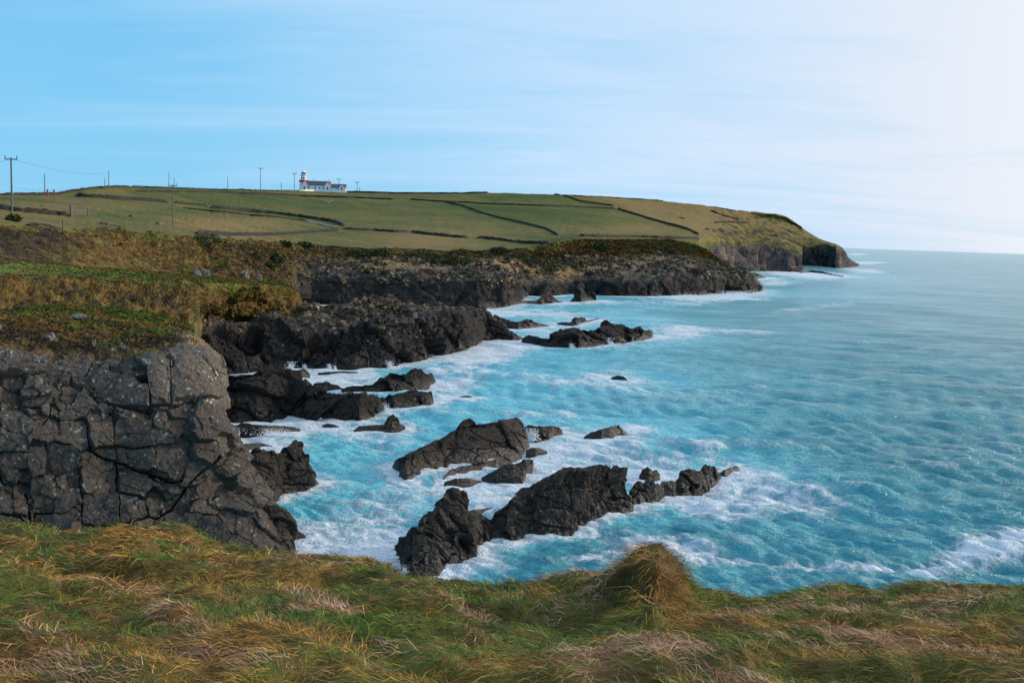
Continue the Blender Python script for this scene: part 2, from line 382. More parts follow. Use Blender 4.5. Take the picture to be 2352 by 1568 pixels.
def stone_mat():
    m, t, b, pos = newmat('field_stone')
    v = N(t, 'ShaderNodeTexVoronoi'); v.inputs['Scale'].default_value = 1.3; t.links.new(pos, v.inputs['Vector'])
    n = noise(t, pos, 0.5, 4, 0.7)
    s = N(t, 'ShaderNodeSeparateColor'); t.links.new(v.outputs['Color'], s.inputs[0])
    k = mth(t, 'ADD', mth(t, 'MULTIPLY', s.outputs[0], 0.55), mth(t, 'MULTIPLY', n, 0.45))
    setc(t, b, 'Base Color', ramp(t, k, [(0.2, (0.007, 0.007, 0.004)), (0.55, (0.020, 0.018, 0.012)), (0.80, (0.048, 0.044, 0.034)), (0.93, (0.27, 0.26, 0.24))]))
    b.inputs['Roughness'].default_value = 0.9
    return m
M_stone = stone_mat()
M_pale = flat_mat('pale_lichened_stone', (0.17, 0.145, 0.115), 0.85, 0.75, 1.2)
M_white = flat_mat('white_render', (0.80, 0.80, 0.79), 0.6, 0.04, 0.6)
M_red = flat_mat('red_paint', (0.42, 0.03, 0.03), 0.5, 0.1, 1.0)
M_slate = flat_mat('slate', (0.075, 0.075, 0.11), 0.55, 0.25, 1.5)
M_darkglass = flat_mat('window_glass', (0.03, 0.03, 0.045), 0.15, 0.1, 1.0)
M_wood = flat_mat('weathered_timber', (0.15, 0.13, 0.12), 0.8, 0.3, 4.0)
M_iron = flat_mat('dark_metal', (0.06, 0.06, 0.07), 0.5, 0.2, 4.0)
M_road = flat_mat('worn_asphalt', (0.13, 0.12, 0.13), 0.85, 0.15, 0.8)
M_gull = flat_mat('gull_feathers', (0.72, 0.73, 0.74), 0.7, 0.05, 5.0)
#PART2
# ------------------------------------------------------------------ terrain lofts
def pl(px, pts, k): return np.interp(px, [p[0] for p in pts], [p[k] for p in pts])
def row(px, pts): return atd(px, pl(px, pts, 1), pl(px, pts, 2))          # (px, py, distance)
def rowz(px, pts):                                                        # (px, height, distance)
    d = pl(px, pts, 2); z = pl(px, pts, 1); return atd(px, dz(px, d, z), d)
def roww(px, pts, z=0.0): return atz(px, pl(px, pts, 1), z)               # (px, py) on the waterline
def loft(rows, subs, zones, cub=False):
    """rows of world points; subs[i] steps between row i and i+1; zones[i] = values at row i (array or tuple)"""
    R = np.stack(rows); nc = R.shape[1]; out, zo = [], []
    Z = np.stack([np.broadcast_to(np.asarray(z, float), (nc, len(z))) if np.ndim(z) == 1 else np.asarray(z, float) for z in zones])
    for i in range(len(rows)-1):
        for k in range(subs[i]):
            t = k/subs[i]
            if cub:
                a, b, c, d = R[max(i-1, 0)], R[i], R[i+1], R[min(i+2, len(rows)-1)]
                p = (2*b+(c-a)*t+(2*a-5*b+4*c-d)*t*t+(3*b-a-3*c+d)*t**3)/2
            else: p = R[i]*(1-t)+R[i+1]*t
            out.append(p); zo.append(Z[i]*(1-t)+Z[i+1]*t)
    out.append(R[-1]); zo.append(Z[-1])
    return np.stack(out), np.stack(zo)
def tone3(Z, v=.5, ids=None, k=.0):
    b = np.full(Z.shape[:2], v) if np.ndim(v) == 0 else v
    if ids is not None: b = b+k*(_r(np.asarray(ids, np.int64) & 0xffffffff, 9)-.5)
    return np.concatenate([Z[..., 3:5], np.clip(b, 0, 1)[..., None]], -1)
def rsp(P): return np.maximum(np.linalg.norm(np.gradient(P, axis=0), axis=-1), np.linalg.norm(np.gradient(P, axis=1), axis=-1))
def att(s_, P): return sst(1.2, 3.2, s_/rsp(P))                 # drop relief finer than the mesh
def soft(D, P):
    w = sst(.22, .5, np.linalg.norm(np.gradient(P, axis=0), axis=-1))     # rows far apart: no stair steps
    for _ in range(4):
        b = D.copy(); b[1:-1] = (D[:-2]+2*D[1:-1]+D[2:])/4; b[:, 1:-1] = (b[:, :-2]+2*b[:, 1:-1]+b[:, 2:])/4; D = D*(1-w)+b*w
    return D
class Place:
    """finds where a line of sight meets a built sheet of land"""
    def __init__(s, P): s.px, s.py = proj(P); s.P = P; s.c = s.px.mean(0)
    def __call__(s, px, py):
        c = int(np.clip(np.searchsorted(s.c, px), 0, len(s.c)-1)); y = s.py[:, c]
        m = np.minimum.accumulate(y)
        return np.array([np.interp(-py, -m, s.P[:, c, k]) for k in range(3)])
rng = np.random.default_rng(5)
def sm1(x, a, b): return sst(a, b, x)

# --- L0: the pasture hill with the headland
px = np.arange(-200, 1844, 3.0)
edge = [(-200,505,145),(0,512,150),(150,524,165),(300,534,185),(450,546,210),(600,556,272),(700,564,318),(850,574,336),(1000,578,352),(1130,577,374),(1200,573,392),(1270,560,415),(1330,550,450),(1480,551,550),(1580,550,600),(1620,548,660),(1650,552,725),(1700,557,800),(1740,553,835),(1790,557,845),(1825,572,855),(1844,582,862)]
base = [(-200,560,130),(0,560,135),(300,575,170),(600,600,245),(850,615,290),(1130,620,345),(1330,590,420),(1580,590,570),(1620,600,650),(1650,612,705),(1680,620,780),(1740,623,810),(1790,625,832),(1844,624,842)]
cl_b = [(-200,540,136),(0,540,140),(300,558,175),(600,580,250),(850,595,298),(1130,600,352),(1330,572,435),(1580,572,582),(1620,585,655),(1650,597,712),(1700,600,795),(1740,603,822),(1790,607,836),(1844,612,848)]
cl_m = [(-200,520,141),(0,525,146),(300,545,181),(600,566,254),(850,583,305),(1130,588,360),(1330,558,445),(1580,558,594),(1620,565,658),(1650,570,718),(1700,575,797),(1740,574,828),(1790,578,838),(1844,592,850)]
fm1 = [(-200,470,200),(0,478,205),(200,490,235),(400,503,285),(550,512,350),(700,520,420),(850,533,450),(1000,543,440),(1130,546,470),(1250,556,460),(1330,535,520),(1480,528,640),(1580,530,680),(1650,533,780),(1740,533,880),(1800,540,900),(1844,560,900)]
fm2 = [(-200,456,250),(0,460,270),(200,462,320),(400,478,385),(550,485,470),(700,492,540),(850,498,570),(1000,500,580),(1130,500,610),(1250,502,620),(1400,500,680),(1550,505,760),(1650,510,840),(1740,513,920),(1800,520,940),(1844,540,940)]
fm3 = [(-200,449,300),(0,452,320),(200,446,380),(400,452,470),(550,456,580),(700,460,670),(850,465,680),(1000,466,690),(1130,466,710),(1250,468,720),(1400,474,780),(1550,482,840),(1650,491,890),(1740,498,950),(1800,505,965),(1844,527,965)]
sky_ = [(-200,448,345),(0,446,350),(60,445,360),(130,442,380),(200,433,410),(250,428,440),(300,428,470),(400,431,560),(500,434,660),(600,436,730),(690,436,790),(760,437,800),(850,440,800),(1000,442,800),(1130,442,800),(1290,446,805),(1400,452,840),(1500,459,880),(1600,468,910),(1650,477,930),(1700,485,955),(1740,486,970),(1790,493,985),(1805,497,985),(1825,511,985),(1844,524,985)]
bk = [(p[0], p[1]+18, p[2]*1.25) for p in sky_]; bk2 = [(p[0], p[1]+70, p[2]*1.8) for p in sky_]
hl = sm1(px, 1600, 1665)                       # headland part
rock0 = lambda k: np.stack([1-hl*k, 0.25+0*px+0.25*(np.sin(px*0.08)*.5+.5)*hl, 0*px, 0.4+0*px, 0.2+0.3*hl], 1)
hk = sm1(px, 1560, 1640); dE = pl(px, edge, 2)
dmix = lambda pts, k: atd(px, pl(px, pts, 1), (dE-k)*(1-hk)+np.minimum(pl(px, pts, 2), dE)*hk)
rows = [rowz(px, [(-200,5,128),(700,5,306),(1130,5,366),(1580,5,560),(1620,-2,640),(1680,-2,770),(1844,-2,838)]), dmix(base, 6), dmix(cl_b, 4), dmix(cl_m, 2), row(px, edge), row(px, fm1), row(px, fm2), row(px, fm3), row(px, sky_), row(px, bk), row(px, bk2)]
turfz = np.stack([1+0*px, 0*px, 0*px, 0.5+0.25*np.sin(px*.013+1), 0.12+0.42*hl], 1)
tz2 = turfz.copy(); tz2[:, 4] = 0.08+0.32*hl; tz2[:, 3] = 0.42+0.2*np.sin(px*.009)
P, Z = loft(rows, [4, 14, 14, 14, 16, 14, 12, 12, 6, 3], [rock0(1), rock0(1), rock0(1.0), rock0(.95), turfz, turfz, tz2, tz2, tz2, tz2, tz2], False)
P[20:] = 0; Q, Z2 = loft(rows, [4, 14, 14, 14, 16, 14, 12, 12, 6, 3], [turfz]*11, True)
ne = 4+14*3; P2, _ = loft(rows, [4, 14, 14, 14, 16, 14, 12, 12, 6, 3], [turfz]*11, False)
P = P2.copy(); P[ne:] = smooth(Q, 6)[ne:]; P[ne-3:ne+3] = smooth(P, 2)[ne-3:ne+3]
qx, qy = proj(P)
lnx = np.interp(qy, [446, 463, 474, 491, 515, 541], [1289, 1354, 1410, 1455, 1543, 1604]); Z[..., 3] += .45*sst(-4, 4, qx-lnx)*(qy < 556)
for (bx_, by_, rx_, ry_, w_) in ((820, 555, 300, 16, .35), (560, 515, 150, 18, .30), (850, 480, 300, 22, -.18), (1300, 530, 170, 12, .35), (1250, 490, 150, 14, -.15), (1000, 452, 300, 5, -.3), (250, 475, 160, 9, .3), (1100, 520, 120, 20, .15), (300, 515, 200, 14, .25)): Z[..., 3] += w_*np.exp(-((qx-bx_)/rx_)**2-((qy-by_)/ry_)**2)
turf = Z[..., 0:1]; n = gridn(P); ds = hd(P)[..., None]
d1, _ = facet(P, (16, 16, 22), 3.2, rotm(0, 18, 0), 3, 0.8, 0.10); d2, _ = facet(P, (5, 5, 8), 1.3, rotm(0, 18, 0), 4, 0.5, 0.1)
disp = (1-turf[..., 0])*(d1+d2)*sst(0.0, 1.0, hl)[None, :]
P = P + n*disp[..., None]
P[..., 2] += turf[..., 0]*(0.8*fbm(P/28., 3, 8) + (0.35+0.9*hl[None, :])*fbm(P/7., 3, 9))*sst(0, 60, ds[..., 0]-130)
grid('hillside', P, M_field, sm=True, attrs={'zone': Z[..., :3], 'tone': tone3(Z)})
bpy.data.objects['hillside']['kind'] = 'structure'
onL0 = Place(P); L0P, L0Z = P, Z

# --- the far tip of the headland
px = np.arange(1822, 1974, 1.5)
tb = [(1822,607),(1837,608),(1860,609),(1900,612),(1920,615),(1936,614),(1955,613),(1974,610)]
tt = [(1822,560,1150),(1841,568,1160),(1861,570,1170),(1885,562,1175),(1901,561,1180),(1921,568,1185),(1932,571,1190),(1942,583,1195),(1946,592,1200),(1955,599,1205),(1974,608,1210)]
ts = [(1822,509,1120),(1841,523,1130),(1860,535,1150),(1881,547,1170),(1900,554,1190),(1921,561,1205),(1934,568,1210),(1942,582,1215),(1946,591,1215),(1955,598,1220),(1974,607,1225)]
d0 = hd(atz(px, pl(px, tb, 1)))
r0 = atz(px, pl(px, tb, 1), -2.0); r1 = atz(px, pl(px, tb, 1)); r2 = atd(px, pl(px, tt, 1), np.maximum(pl(px, tt, 2)*0+d0+14, d0+8))
r3 = atd(px, pl(px, ts, 1), d0+130+0*px); r4 = r3.copy(); r4[:, 2] -= 30; r4[:, 1] += 40
rk = np.stack([0*px, 0.3+.2*np.sin(px*.3), 0*px, .4+0*px, .3+0*px], 1); tf = np.stack([1-0.5*sst(1930, 1945, px), .3+0*px, 0*px, .85+0*px, .32+0*px], 1)
P, Z = loft([r0, r1, r2, r3, r4], [2, 26, 24, 4], [rk, rk, (rk+tf)/2, tf, tf])
P = P + gridn(P)*((1-Z[..., 0])*(facet(P, (16, 16, 30), 3.5*1, rotm(0, 20, 0), 13, 0.5)[0]+facet(P, (5, 5, 8), 1.2, None, 14, .3)[0])*sst(1974, 1915, px)[None, :] + Z[..., 0]*fbm(P/9., 3, 4))[..., None]
tag(grid('headland_tip', P, M_field, sm=True, attrs={'zone': Z[..., :3], 'tone': tone3(Z)}), kind='structure')

# --- L1: coast slope and sea cliff below the pasture
px = np.arange(-200, 1752, 2.0)
E = pl(px, edge, 1)+1; De = pl(px, edge, 2)
de = lambda k, q: pl(px, edge, 2)*k+q
wl = [(-200,640),(700,700),(850,702),(1000,706),(1100,708),(1150,706),(1170,704),(1200,682),(1300,677),(1320,676),(1345,676),(1400,681),(1500,680),(1600,678),(1650,675),(1700,673),(1735,670),(1752,667)]
dw = [(-200,106),(0,113),(150,131),(300,152),(430,168),(560,180),(640,196),(665,240),(700,283),(800,290),(1000,292),(1150,294),(1180,330),(1300,352),(1330,352),(1400,343),(1500,352),(1600,366),(1700,380),(1752,400)]
w = sm1(px, 650, 700)
dwa = np.where(px > 700, hd(atz(px, pl(px, wl, 1))), pl(px, dw, 2-1))
yb = np.interp(px, [-200,0,150,300,420,560,640,664,700], [596,600,614,630,640,652,660,690,700])
r0 = atd(px, np.where(px > 700, dz(px, dwa, -1.5), yb+8), dwa-np.where(px > 700, 0.5, 1))
r1 = atd(px, np.where(px > 700, pl(px, wl, 1), yb-4), dwa+1)
def cc(a, b, k, extra=0): return a+(b-a)*k+extra
y2 = np.interp(px, [-200,0,150,300,420,560,640,700,760,850,1000,1100,1150,1200,1260,1310,1330,1400,1500,1560,1600,1660,1700,1735,1752], [585,590,605,622,632,642,652,648,640,638,636,637,645,648,655,650,640,648,646,640,637,633,632,640,664])
d2_ = np.where(px > 700, dwa+np.interp(px, [700,1150,1300,1752], [6,5,5,4]), dwa+3)
r2 = atd(px, y2, d2_)
y3 = np.interp(px, [-200,0,150,300,420,560,640,700,850,1000,1130,1200,1260,1330,1400,1500,1600,1640,1700,1735,1752], [570,565,580,597,605,612,622,615,604,606,606,610,620,612,612,600,598,608,626,636,662])
k3 = np.interp(px, [-200,600,700,1100,1300,1640,1700,1752], [.35,.35,.45,.45,.4,.35,.1,.05])
d3_ = d2_+(De-d2_)*k3; d3_ = np.where(px > 1640, np.minimum(d3_, dwa+np.interp(px, [1640,1700,1752], [70,25,10])), d3_)
r3 = atd(px, y3, d3_)
y4 = np.interp(px, [-200,0,150,300,420,560,640,700,850,1000,1130,1200,1260,1330,1400,1500,1600,1640,1700,1735,1752], [530,535,550,560,568,578,585,580,586,588,588,588,594,580,574,572,582,604,630,645,668])
d4_ = d2_+(De-d2_)*np.interp(px, [-200,600,700,1100,1300,1640,1752], [.7,.7,.8,.8,.75,.6,.1]); d4_ = np.where(px > 1640, np.minimum(d4_, dwa+np.interp(px, [1640,1700,1752], [110,45,14])), d4_)
r4 = atd(px, y4, d4_)
d5_ = np.where(px > 1630, np.minimum(De, dwa+np.interp(px, [1630,1660,1700,1752], [200,140,55,20])), De)
r5 = atd(px, np.where(px > 1540, np.interp(px, [1540,1590,1630,1660,1700,1735,1752], [551,562,580,606,632,652,672]), E), np.where(px > 1540, np.minimum(d5_, np.interp(px, [1540,1640,1752], [560,590,600])), d5_))
r6 = atd(px, np.where(px > 1540, np.interp(px, [1540,1630,1660,1700,1752], [556,600,630,656,676]), E+4), d5_+12)
r7 = r6.copy(); r7[:, 2] -= 12; r7[:, 1] += 6
seaw = sm1(px, 655, 700)
def zn(t, o, l, b, dk): return np.stack([t+0*px, o+0*px, l+0*px, b+0*px, dk+0*px], 1)
ox = sm1(px, 1340, 1420)
dkl = np.interp(px, [-200,0,110,215,420,560,700,900,1250,1330,1450,1640], [.80,.80,.75,.25,.3,.55,.55,.5,.6,.55,.35,.3])
ZZ = [zn(1-seaw, 0, .15, .7, dkl), zn(1-seaw, -.1, .1, .7, dkl), zn(1-seaw*.95, .1+.22*seaw, .3, .75, dkl),
      zn(1-seaw*(.66-.1*ox), .85*seaw*(.1+.9*sm1(px, 705, 770))-.25*ox, .55, .8, dkl), zn(1-seaw*.12, .5, .5, .75, np.minimum(dkl+.12, 1)), zn(1, .1, 0, .55, .15+.15*seaw), zn(1, 0, 0, .5, .1), zn(1, 0, 0, .5, .1)]
P, Z = loft([r0, r1, r2, r3, r4, r5, r6, r7], [3, 28, 30, 34, 26, 3, 2], ZZ)
P = smooth(P, 1); n = gridn(P); T = Z[..., 0]; ds = hd(P); sc = np.clip(ds/300, .35, 1.3)
d1, _ = facet(P, (11, 11, 14), 1.9, rotm(0, 25, 10), 21, 0.35, 0.06); d2, _ = facet(P, (3.4, 3.4, 4.5), 0.55, rotm(0, 25, 10), 22, 0.25, 0.07); d3, _ = facet(P, (1.3, 1.3, 1.8), .3, None, 23, .2, .12)
lump = 1.5*fbm(P/6., 3, 31)+0.8*np.abs(fbm(P/2.4, 3, 32))+.35*fbm(P/1.0, 2, 33)
ev = np.ones(P.shape[0]); ev[-9:] = np.linspace(1, 0.1, 9); ev[:3] = .6
P = P + n*(((1-T)*soft(d1*att(10, P)+d2*att(3.4, P)+d3*att(1.3, P), P)+(1-T)*(.75*fbm(P/np.array([4., 4., 2.2]), 3, 36)+.45*np.abs(fbm(P/1.6, 2, 37)))+T*lump*.9*(.25+.75*att(2.4, P)))*ev[:, None]*sst(0, 1, np.minimum(1, (P[..., 2]+2.5)/2))*np.where(ds < 170, .6, 1))[..., None]
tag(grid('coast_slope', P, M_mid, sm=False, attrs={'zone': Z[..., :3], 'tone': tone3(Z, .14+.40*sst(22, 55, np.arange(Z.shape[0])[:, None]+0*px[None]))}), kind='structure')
onL1 = Place(P); L1P, L1Z = P, Z

# --- T: the two grassy terraces on the left
px = np.arange(-200, 700, 2.0)
def zt(t, o, l, b, dk): return np.stack([t+0*px, o+0*px, l+0*px, b+0*px, dk+0*px], 1)
bot = [(-200,760,78),(0,760,80),(235,770,92),(437,790,112),(470,790,166),(655,790,180),(700,760,182)]
s1b = [(-200,704,86),(0,706,88),(235,706,100),(380,715,106),(437,719,109),(470,722,160),(655,722,172),(690,712,176),(700,716,176)]
s1m = [(-200,672,90),(0,675,92),(235,680,106),(437,692,120),(520,694,160),(655,694,173),(690,702,176),(700,712,178)]
br1 = [(-200,634,98),(0,640,99),(150,642,108),(235,648,117),(430,650,136),(504,653,148),(600,657,163),(640,657,172),(672,664,177),(690,692,181),(700,708,182)]
tm1 = [(-200,622,105),(0,627,107),(235,636,128),(430,641,150),(560,650,164),(640,652,180),(672,662,181),(690,692,184),(700,710,185)]
bk1 = [(-200,592,113),(0,596,115),(150,609,132),(300,622,152),(430,632,170),(560,644,182),(640,650,190),(672,668,188),(690,700,187),(700,716,187)]
bk2_ = [(p[0], p[1]-2, p[2]+22) for p in bk1]
rows = [row(px, bot), row(px, s1b), row(px, s1m), row(px, br1), row(px, tm1), row(px, bk1), row(px, bk2_)]
red = sm1(px, 600, 690)
ZZ = [zt(.9, 0, .5, .5, .2), zt(.72-.1*red, .2+.35*red, .3, .7, .5), zt(.85-.3*red, .2+.45*red, .3, .85, .42), zt(1, 0, 0, .55, .12), zt(1, 0, 0, .18, -.1), zt(1, 0, 0, .25, .0), zt(1, 0, 0, .6, .2)]
P, Z = loft(rows, [8, 22, 22, 16, 16, 4], ZZ)
P = smooth(P, 2); n = gridn(P); T = Z[..., 0]
sl = np.zeros(P.shape[0]); sl[6:52] = 1; sl = np.convolve(sl, np.ones(9)/9, 'same')
lump = (.9*fbm(P/3.2, 3, 41)+0.6*np.abs(fbm(P/1.3, 3, 42))+.2*fbm(P/.5, 2, 43))
P = P + n*(lump*(.22+.75*sl[:, None]))[..., None]
tag(grid('grass_terrace', P, M_mid, attrs={'zone': Z[..., :3], 'tone': tone3(Z)}), kind='structure')
onT = Place(P); TP, TZ = P, Z

# --- generic rock outcrop from its waterline and its crest
def resamp(pts, n):
    a = np.array(pts, float); t = (a[:, 0]-a[0, 0])/(a[-1, 0]-a[0, 0]); t = np.maximum.accumulate(t+np.arange(len(t))*1e-6)
    u = np.linspace(0, 1, n); return np.interp(u, t, a[:, 0]), np.interp(u, t, a[:, 1])
def rock(name, label, top, bot, step=2.0, slope=.55, back=.9, mat=None, sizes=(3.0, 1.1, .4), amp=1.0, R=None, seed=0, prof=.25, zone=(0, 0, .12), split=None, group=None, zfloor=-1.2, minf=60, crack=.11, kind=None, rows_n=None, lean=0.0, groove=0.0, tonev=None):
    n = max(10, int((max(top[-1][0], bot[-1][0])-min(top[0][0], bot[0][0]))/step)); tx, ty = resamp(top, n); bx, by = resamp(bot, n)
    W = atz(bx, by); dw_ = hd(W); hgt = np.maximum(.15, (by-ty)/FD*dw_)
    C = atd(tx, ty, dw_+hgt*slope+.15); C[:, 2] = np.maximum(C[:, 2], .05)
    u0 = (C-W); fwd = u0*[1, 1, 0]; away = W*[1, 1, 0]; away /= np.linalg.norm(away, axis=1, keepdims=True)
    h = C[:, 2:3]
    B = C + away*(h*back+.5); B[:, 2] = zfloor
    M_ = C*.75 + B*.25 + np.array([0, 0, 1])*h*.12
    F0 = W - away*(.25+.1*h); F0[:, 2] = zfloor
    k = max(8, int(max(3, (by-ty).max())/step)) if rows_n is None else rows_n
    t = np.linspace(0, 1, k)[:, None, None]
    front = W*(1-t)+C*t + away*(-(4*t*(1-t)))*(prof*h)*.25
    top2 = C*(1-t[:k:3])+M_*t[:k:3]; bk_ = M_*(1-t[:k:3])+B*t[:k:3]
    P = np.concatenate([F0[None], front, top2[1:], bk_[1:]], 0)
    wn = np.sin(np.linspace(0, np.pi, n))**.25; hh = np.clip(hgt/2.5, .12, 1.3)[None, :]
    nn = gridn(P); D = 0; ids = None
    hm = np.percentile(hgt, 80)
    for q, s_ in enumerate(sizes):
        a_ = (.26, .17, .13)[min(q, 2)]*s_*amp
        dd, ID = facet(P, (s_*1.7, s_*.6, s_*1.5) if np.ndim(s_) == 0 else s_, a_ if np.ndim(s_) == 0 else .3*amp, R, seed*5+q+60, crack*min(1, (s_ if np.ndim(s_) == 0 else 1)), .05)
        D = D+dd
        if q == (split if split is not None else -1): ids = ID
    if groove: 
        q_ = P @ (R if R is not None else np.eye(3)); D = D + groove*(fbm(q_*np.array([2.2, 2.2, .22]), 3, seed+3))
    D = D + .06*fbm(P/.4, 3, seed)
    low = sst(-.6, .8, P[..., 2])*.75+.25
    P = P + nn*(D*np.minimum(hh, 1.0)*low)[..., None]
    # close the ends under water
    for e, s2 in ((0, 1), (-1, -2)):
        m = P[:, s2].mean(0); endc = P[:, e]*1.0; endc[:, 2] = zfloor; endc[:, :2] = endc[:, :2]*.6+m[:2]*.4
        P = np.concatenate([endc[:, None], P], 1) if e == 0 else np.concatenate([P, endc[:, None]], 1)
    if ids is not None: ids = np.concatenate([ids[:, :1], ids, ids[:, -1:]], 1)
    Zc = np.broadcast_to(np.array(zone, float), P.shape).copy()
    Zc[..., 2] *= sst(.5, 3.0, P[..., 2]); Zc[..., 1] = Zc[..., 1]*sst(3, 6, P[..., 2])
    tn = np.zeros_like(Zc); tn[..., 0] = .6; tn[..., 2] = (.03 if mat is M_mid else .22) if tonev is None else tonev
    if ids is not None: tn[..., 2] += .22*(_r(ids, 9)-.5)
    at = {'zone': Zc, 'tone': tn}
    if split is not None: o = split_grid(name, P, ids, mat or M_near, 'rock_block', at, minf)
    else: o = grid(name, P, mat or M_near, attrs=at)
    if kind: o['kind'] = kind
    else: tag(o, label, 'rock', group)
    WL.append(np.concatenate([W[:, :2], (W[:, :2]+B[:, :2])/2, B[:, :2]])); return o
WL = []                                                      # where rock meets water
WL.append(np.stack([L1P[4, i, :2] for i in range(450, L1P.shape[1])]))
# --- A: the dark promontory with its reddish top
A_top = [(425,742),(440,737),(480,732),(520,729),(560,727),(600,726),(640,722),(672,708),(700,694),(745,690),(800,691),(850,693),(880,696),(940,698),(1000,699),(1050,704),(1095,708),(1122,719),(1147,728),(1170,750),(1188,770),(1200,776)]
A_cre = [(425,775),(500,770),(560,765),(600,770),(640,768),(660,770),(690,778),(740,768),(780,752),(840,745),(900,735),(960,728),(1000,722),(1050,722),(1095,722),(1122,730),(1147,742),(1170,757),(1188,774),(1200,778)]
A_bot = [(425,870),(510,858),(600,852),(661,846),(707,847),(760,849),(813,848),(892,844),(972,830),(1025,811),(1065,807),(1108,782),(1150,783),(1178,785),(1200,779)]
px = np.arange(425, 1201, 2.0)
dw_ = hd(atz(px, pl(px, A_bot, 1)))
W0 = atz(px, pl(px, A_bot, 1), -1.5); W1 = atz(px, pl(px, A_bot, 1))
yc = pl(px, A_cre, 1); C1 = atd(px, yc, dw_+np.interp(px, [425,600,1000,1200], [5,7,5,1.5]))
yt = np.minimum(pl(px, A_top, 1), yc-2); C2 = atd(px, yt, dw_+np.interp(px, [425,520,640,760,950,1100,1200], [12,14,22,34,34,20,3]))
C3 = C2.copy(); C3[:, 1] += 8; C3[:, 2] = -1.5
C3[:, 2] = np.where(px < 700, C2[:, 2]-3, -1.5)
on = np.interp(px, [425,660,700,960,1060,1200], [0,.1,1,.85,.1,0])
rk = np.stack([0*px, 0*px, .15+0*px, .7+0*px, .4+0*px], 1)
mid = np.stack([0*px, -.05+.35*on, .35+.2*(1-on), .7+0*px, .4+0*px], 1)
tp = np.stack([.25*sst(560, 430, px), .68*on+.25*(1-on), .8-.5*on, .8+0*px, .3+0*px], 1); tp[px > 1080] = [0, 0, .15, .6, .4]
P, Z = loft([W0, W1, (W1+C1)/2, C1, C2, C3], [2, 30, 30, 54, 5], [rk, rk, rk, mid, tp, tp])
P = smooth(P, 1); n = gridn(P)
d1, i1 = facet(P, (6.5, 6.5, 7.5), 1.7, rotm(0, 30, 20), 71, .35, .06); d2, i2 = facet(P, (2.2, 2.2, 2.8), .5, rotm(0, 30, 20), 72, .25, .06); d3, _ = facet(P, (.8, .8, 1), .22, None, 73, .15, .1)
env = np.interp(px, [425,430,1120,1200], [.6,1,.9,.35])[None, :]
P = P + n*(soft(d1*att(6, P)+d2*att(2.2, P)+d3*att(.8, P)+.45*fbm(P/np.array([2.6, 2.6, 1.4]), 3, 76), P)*env*(.35+.65*sst(-1, 1.5, P[..., 2])))[..., None]
ids = np.where(P[..., 2] > 0, i1, 0)
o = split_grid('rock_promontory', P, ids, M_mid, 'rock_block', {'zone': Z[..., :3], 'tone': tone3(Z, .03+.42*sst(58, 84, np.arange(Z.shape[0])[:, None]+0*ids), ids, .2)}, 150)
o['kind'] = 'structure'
WL.append(W1[:, :2]); onA = Place(P); AP, AZ = P, Z

# --- the rocks standing in the water
SR = rotm(20, 12, 30)
rock('rock_ledge', 'large dark rock mass joined to the promontory, left of the pale cove', [(500,852),(542,855),(600,853),(659,841),(680,871),(707,885),(725,889)], [(500,972),(547,971),(590,968),(661,956),(700,960),(725,962)], 2, .55, .7, M_mid, (4, 1.4, .5), 1, SR, 1, split=0, minf=120)
rock('rock_ledge', 'long low front wall of dark rock with a waterfall at its right end', [(705,889),(720,890),(773,906),(839,908),(877,913),(886,925)], [(705,962),(733,964),(780,966),(826,967),(847,960),(886,945)], 2, .5, .7, M_mid, (3.4, 1.3, .5), 1, SR, 2, split=0, minf=120)
rock('sea_rock', 'blunt dark block at the seaward end of the long low rock wall', [(882,915),(893,906),(927,900),(959,896),(988,900),(996,919)], [(882,938),(903,942),(919,939),(950,936),(985,933),(996,926)], 1.5, .5, .9, M_mid, (2.2, .8, .4), .8, SR, 3)
rock('sea_rock', 'dark crested ridge of rock behind the low wall, with a peak at its right', [(784,893),(800,885),(839,883),(855,882),(877,866),(898,851),(924,855),(932,857),(943,846),(954,843),(967,850),(972,856),(993,858),(1001,874)], [(784,900),(839,903),(880,902),(946,897),(972,892),(1001,878)], 1.5, .5, .8, M_mid, (2.6, 1, .4), .8, SR, 4)
rock('sea_rock', 'low rounded dark rock between the crested ridge and the cove', [(718,886),(722,880),(745,877),(775,884),(787,892)], [(718,889),(745,893),(787,895)], 1.5, .6, .8, M_mid, (1.5, .6), .7, SR, 5)
rock('sea_rock', 'flat dark rock in foam under the promontory beside the spray jets', [(660,853),(672,848),(700,847),(712,858)], [(660,866),(690,866),(712,862)], 1.5, .6, .8, M_mid, (1.5, .6), .7, SR, 6)
rock('sea_rock', 'thin line of awash rocks in the white water below the promontory', [(730,856),(760,853),(790,852),(822,854)], [(730,858),(760,858),(790,857),(822,857)], 1.5, .6, .8, M_mid, (1.2, .5), .6, SR, 61)
rock('sea_rock', 'square low rock shelf washed over beside the near cliff', [(540,973),(560,973),(615,976),(660,978),(690,984)], [(540,1002),(580,1004),(605,1002),(650,992),(690,988)], 1.5, .4, .9, M_mid, (1.6, .6), .7, SR, 7)
rock('sea_rock', 'low black rock in foam behind the shard shaped rock', [(538,1024),(560,1018),(600,1017),(625,1024)], [(538,1038),(560,1036),(600,1026),(625,1025)], 1.5, .5, .8, M_mid, (1.5, .6), .7, SR, 8)
rock('sea_rock', 'small round dark rock awash before the low rock wall', [(740,976),(752,972),(768,974),(779,979)], [(740,979),(760,981),(779,980)], 1.5, .6, .8, M_mid, (1.2, .5), .6, SR, 9)
rock('sea_rock', 'little pointed rock with a low flat tail in turquoise water', [(812,988),(825,978),(850,977),(872,976),(882,975),(892,958),(903,952),(914,958),(919,972),(931,979)], [(812,990),(840,989),(870,988),(900,987),(931,983)], 1.2, .5, .8, M_mid, (1.6, .7, .3), .7, SR, 10)
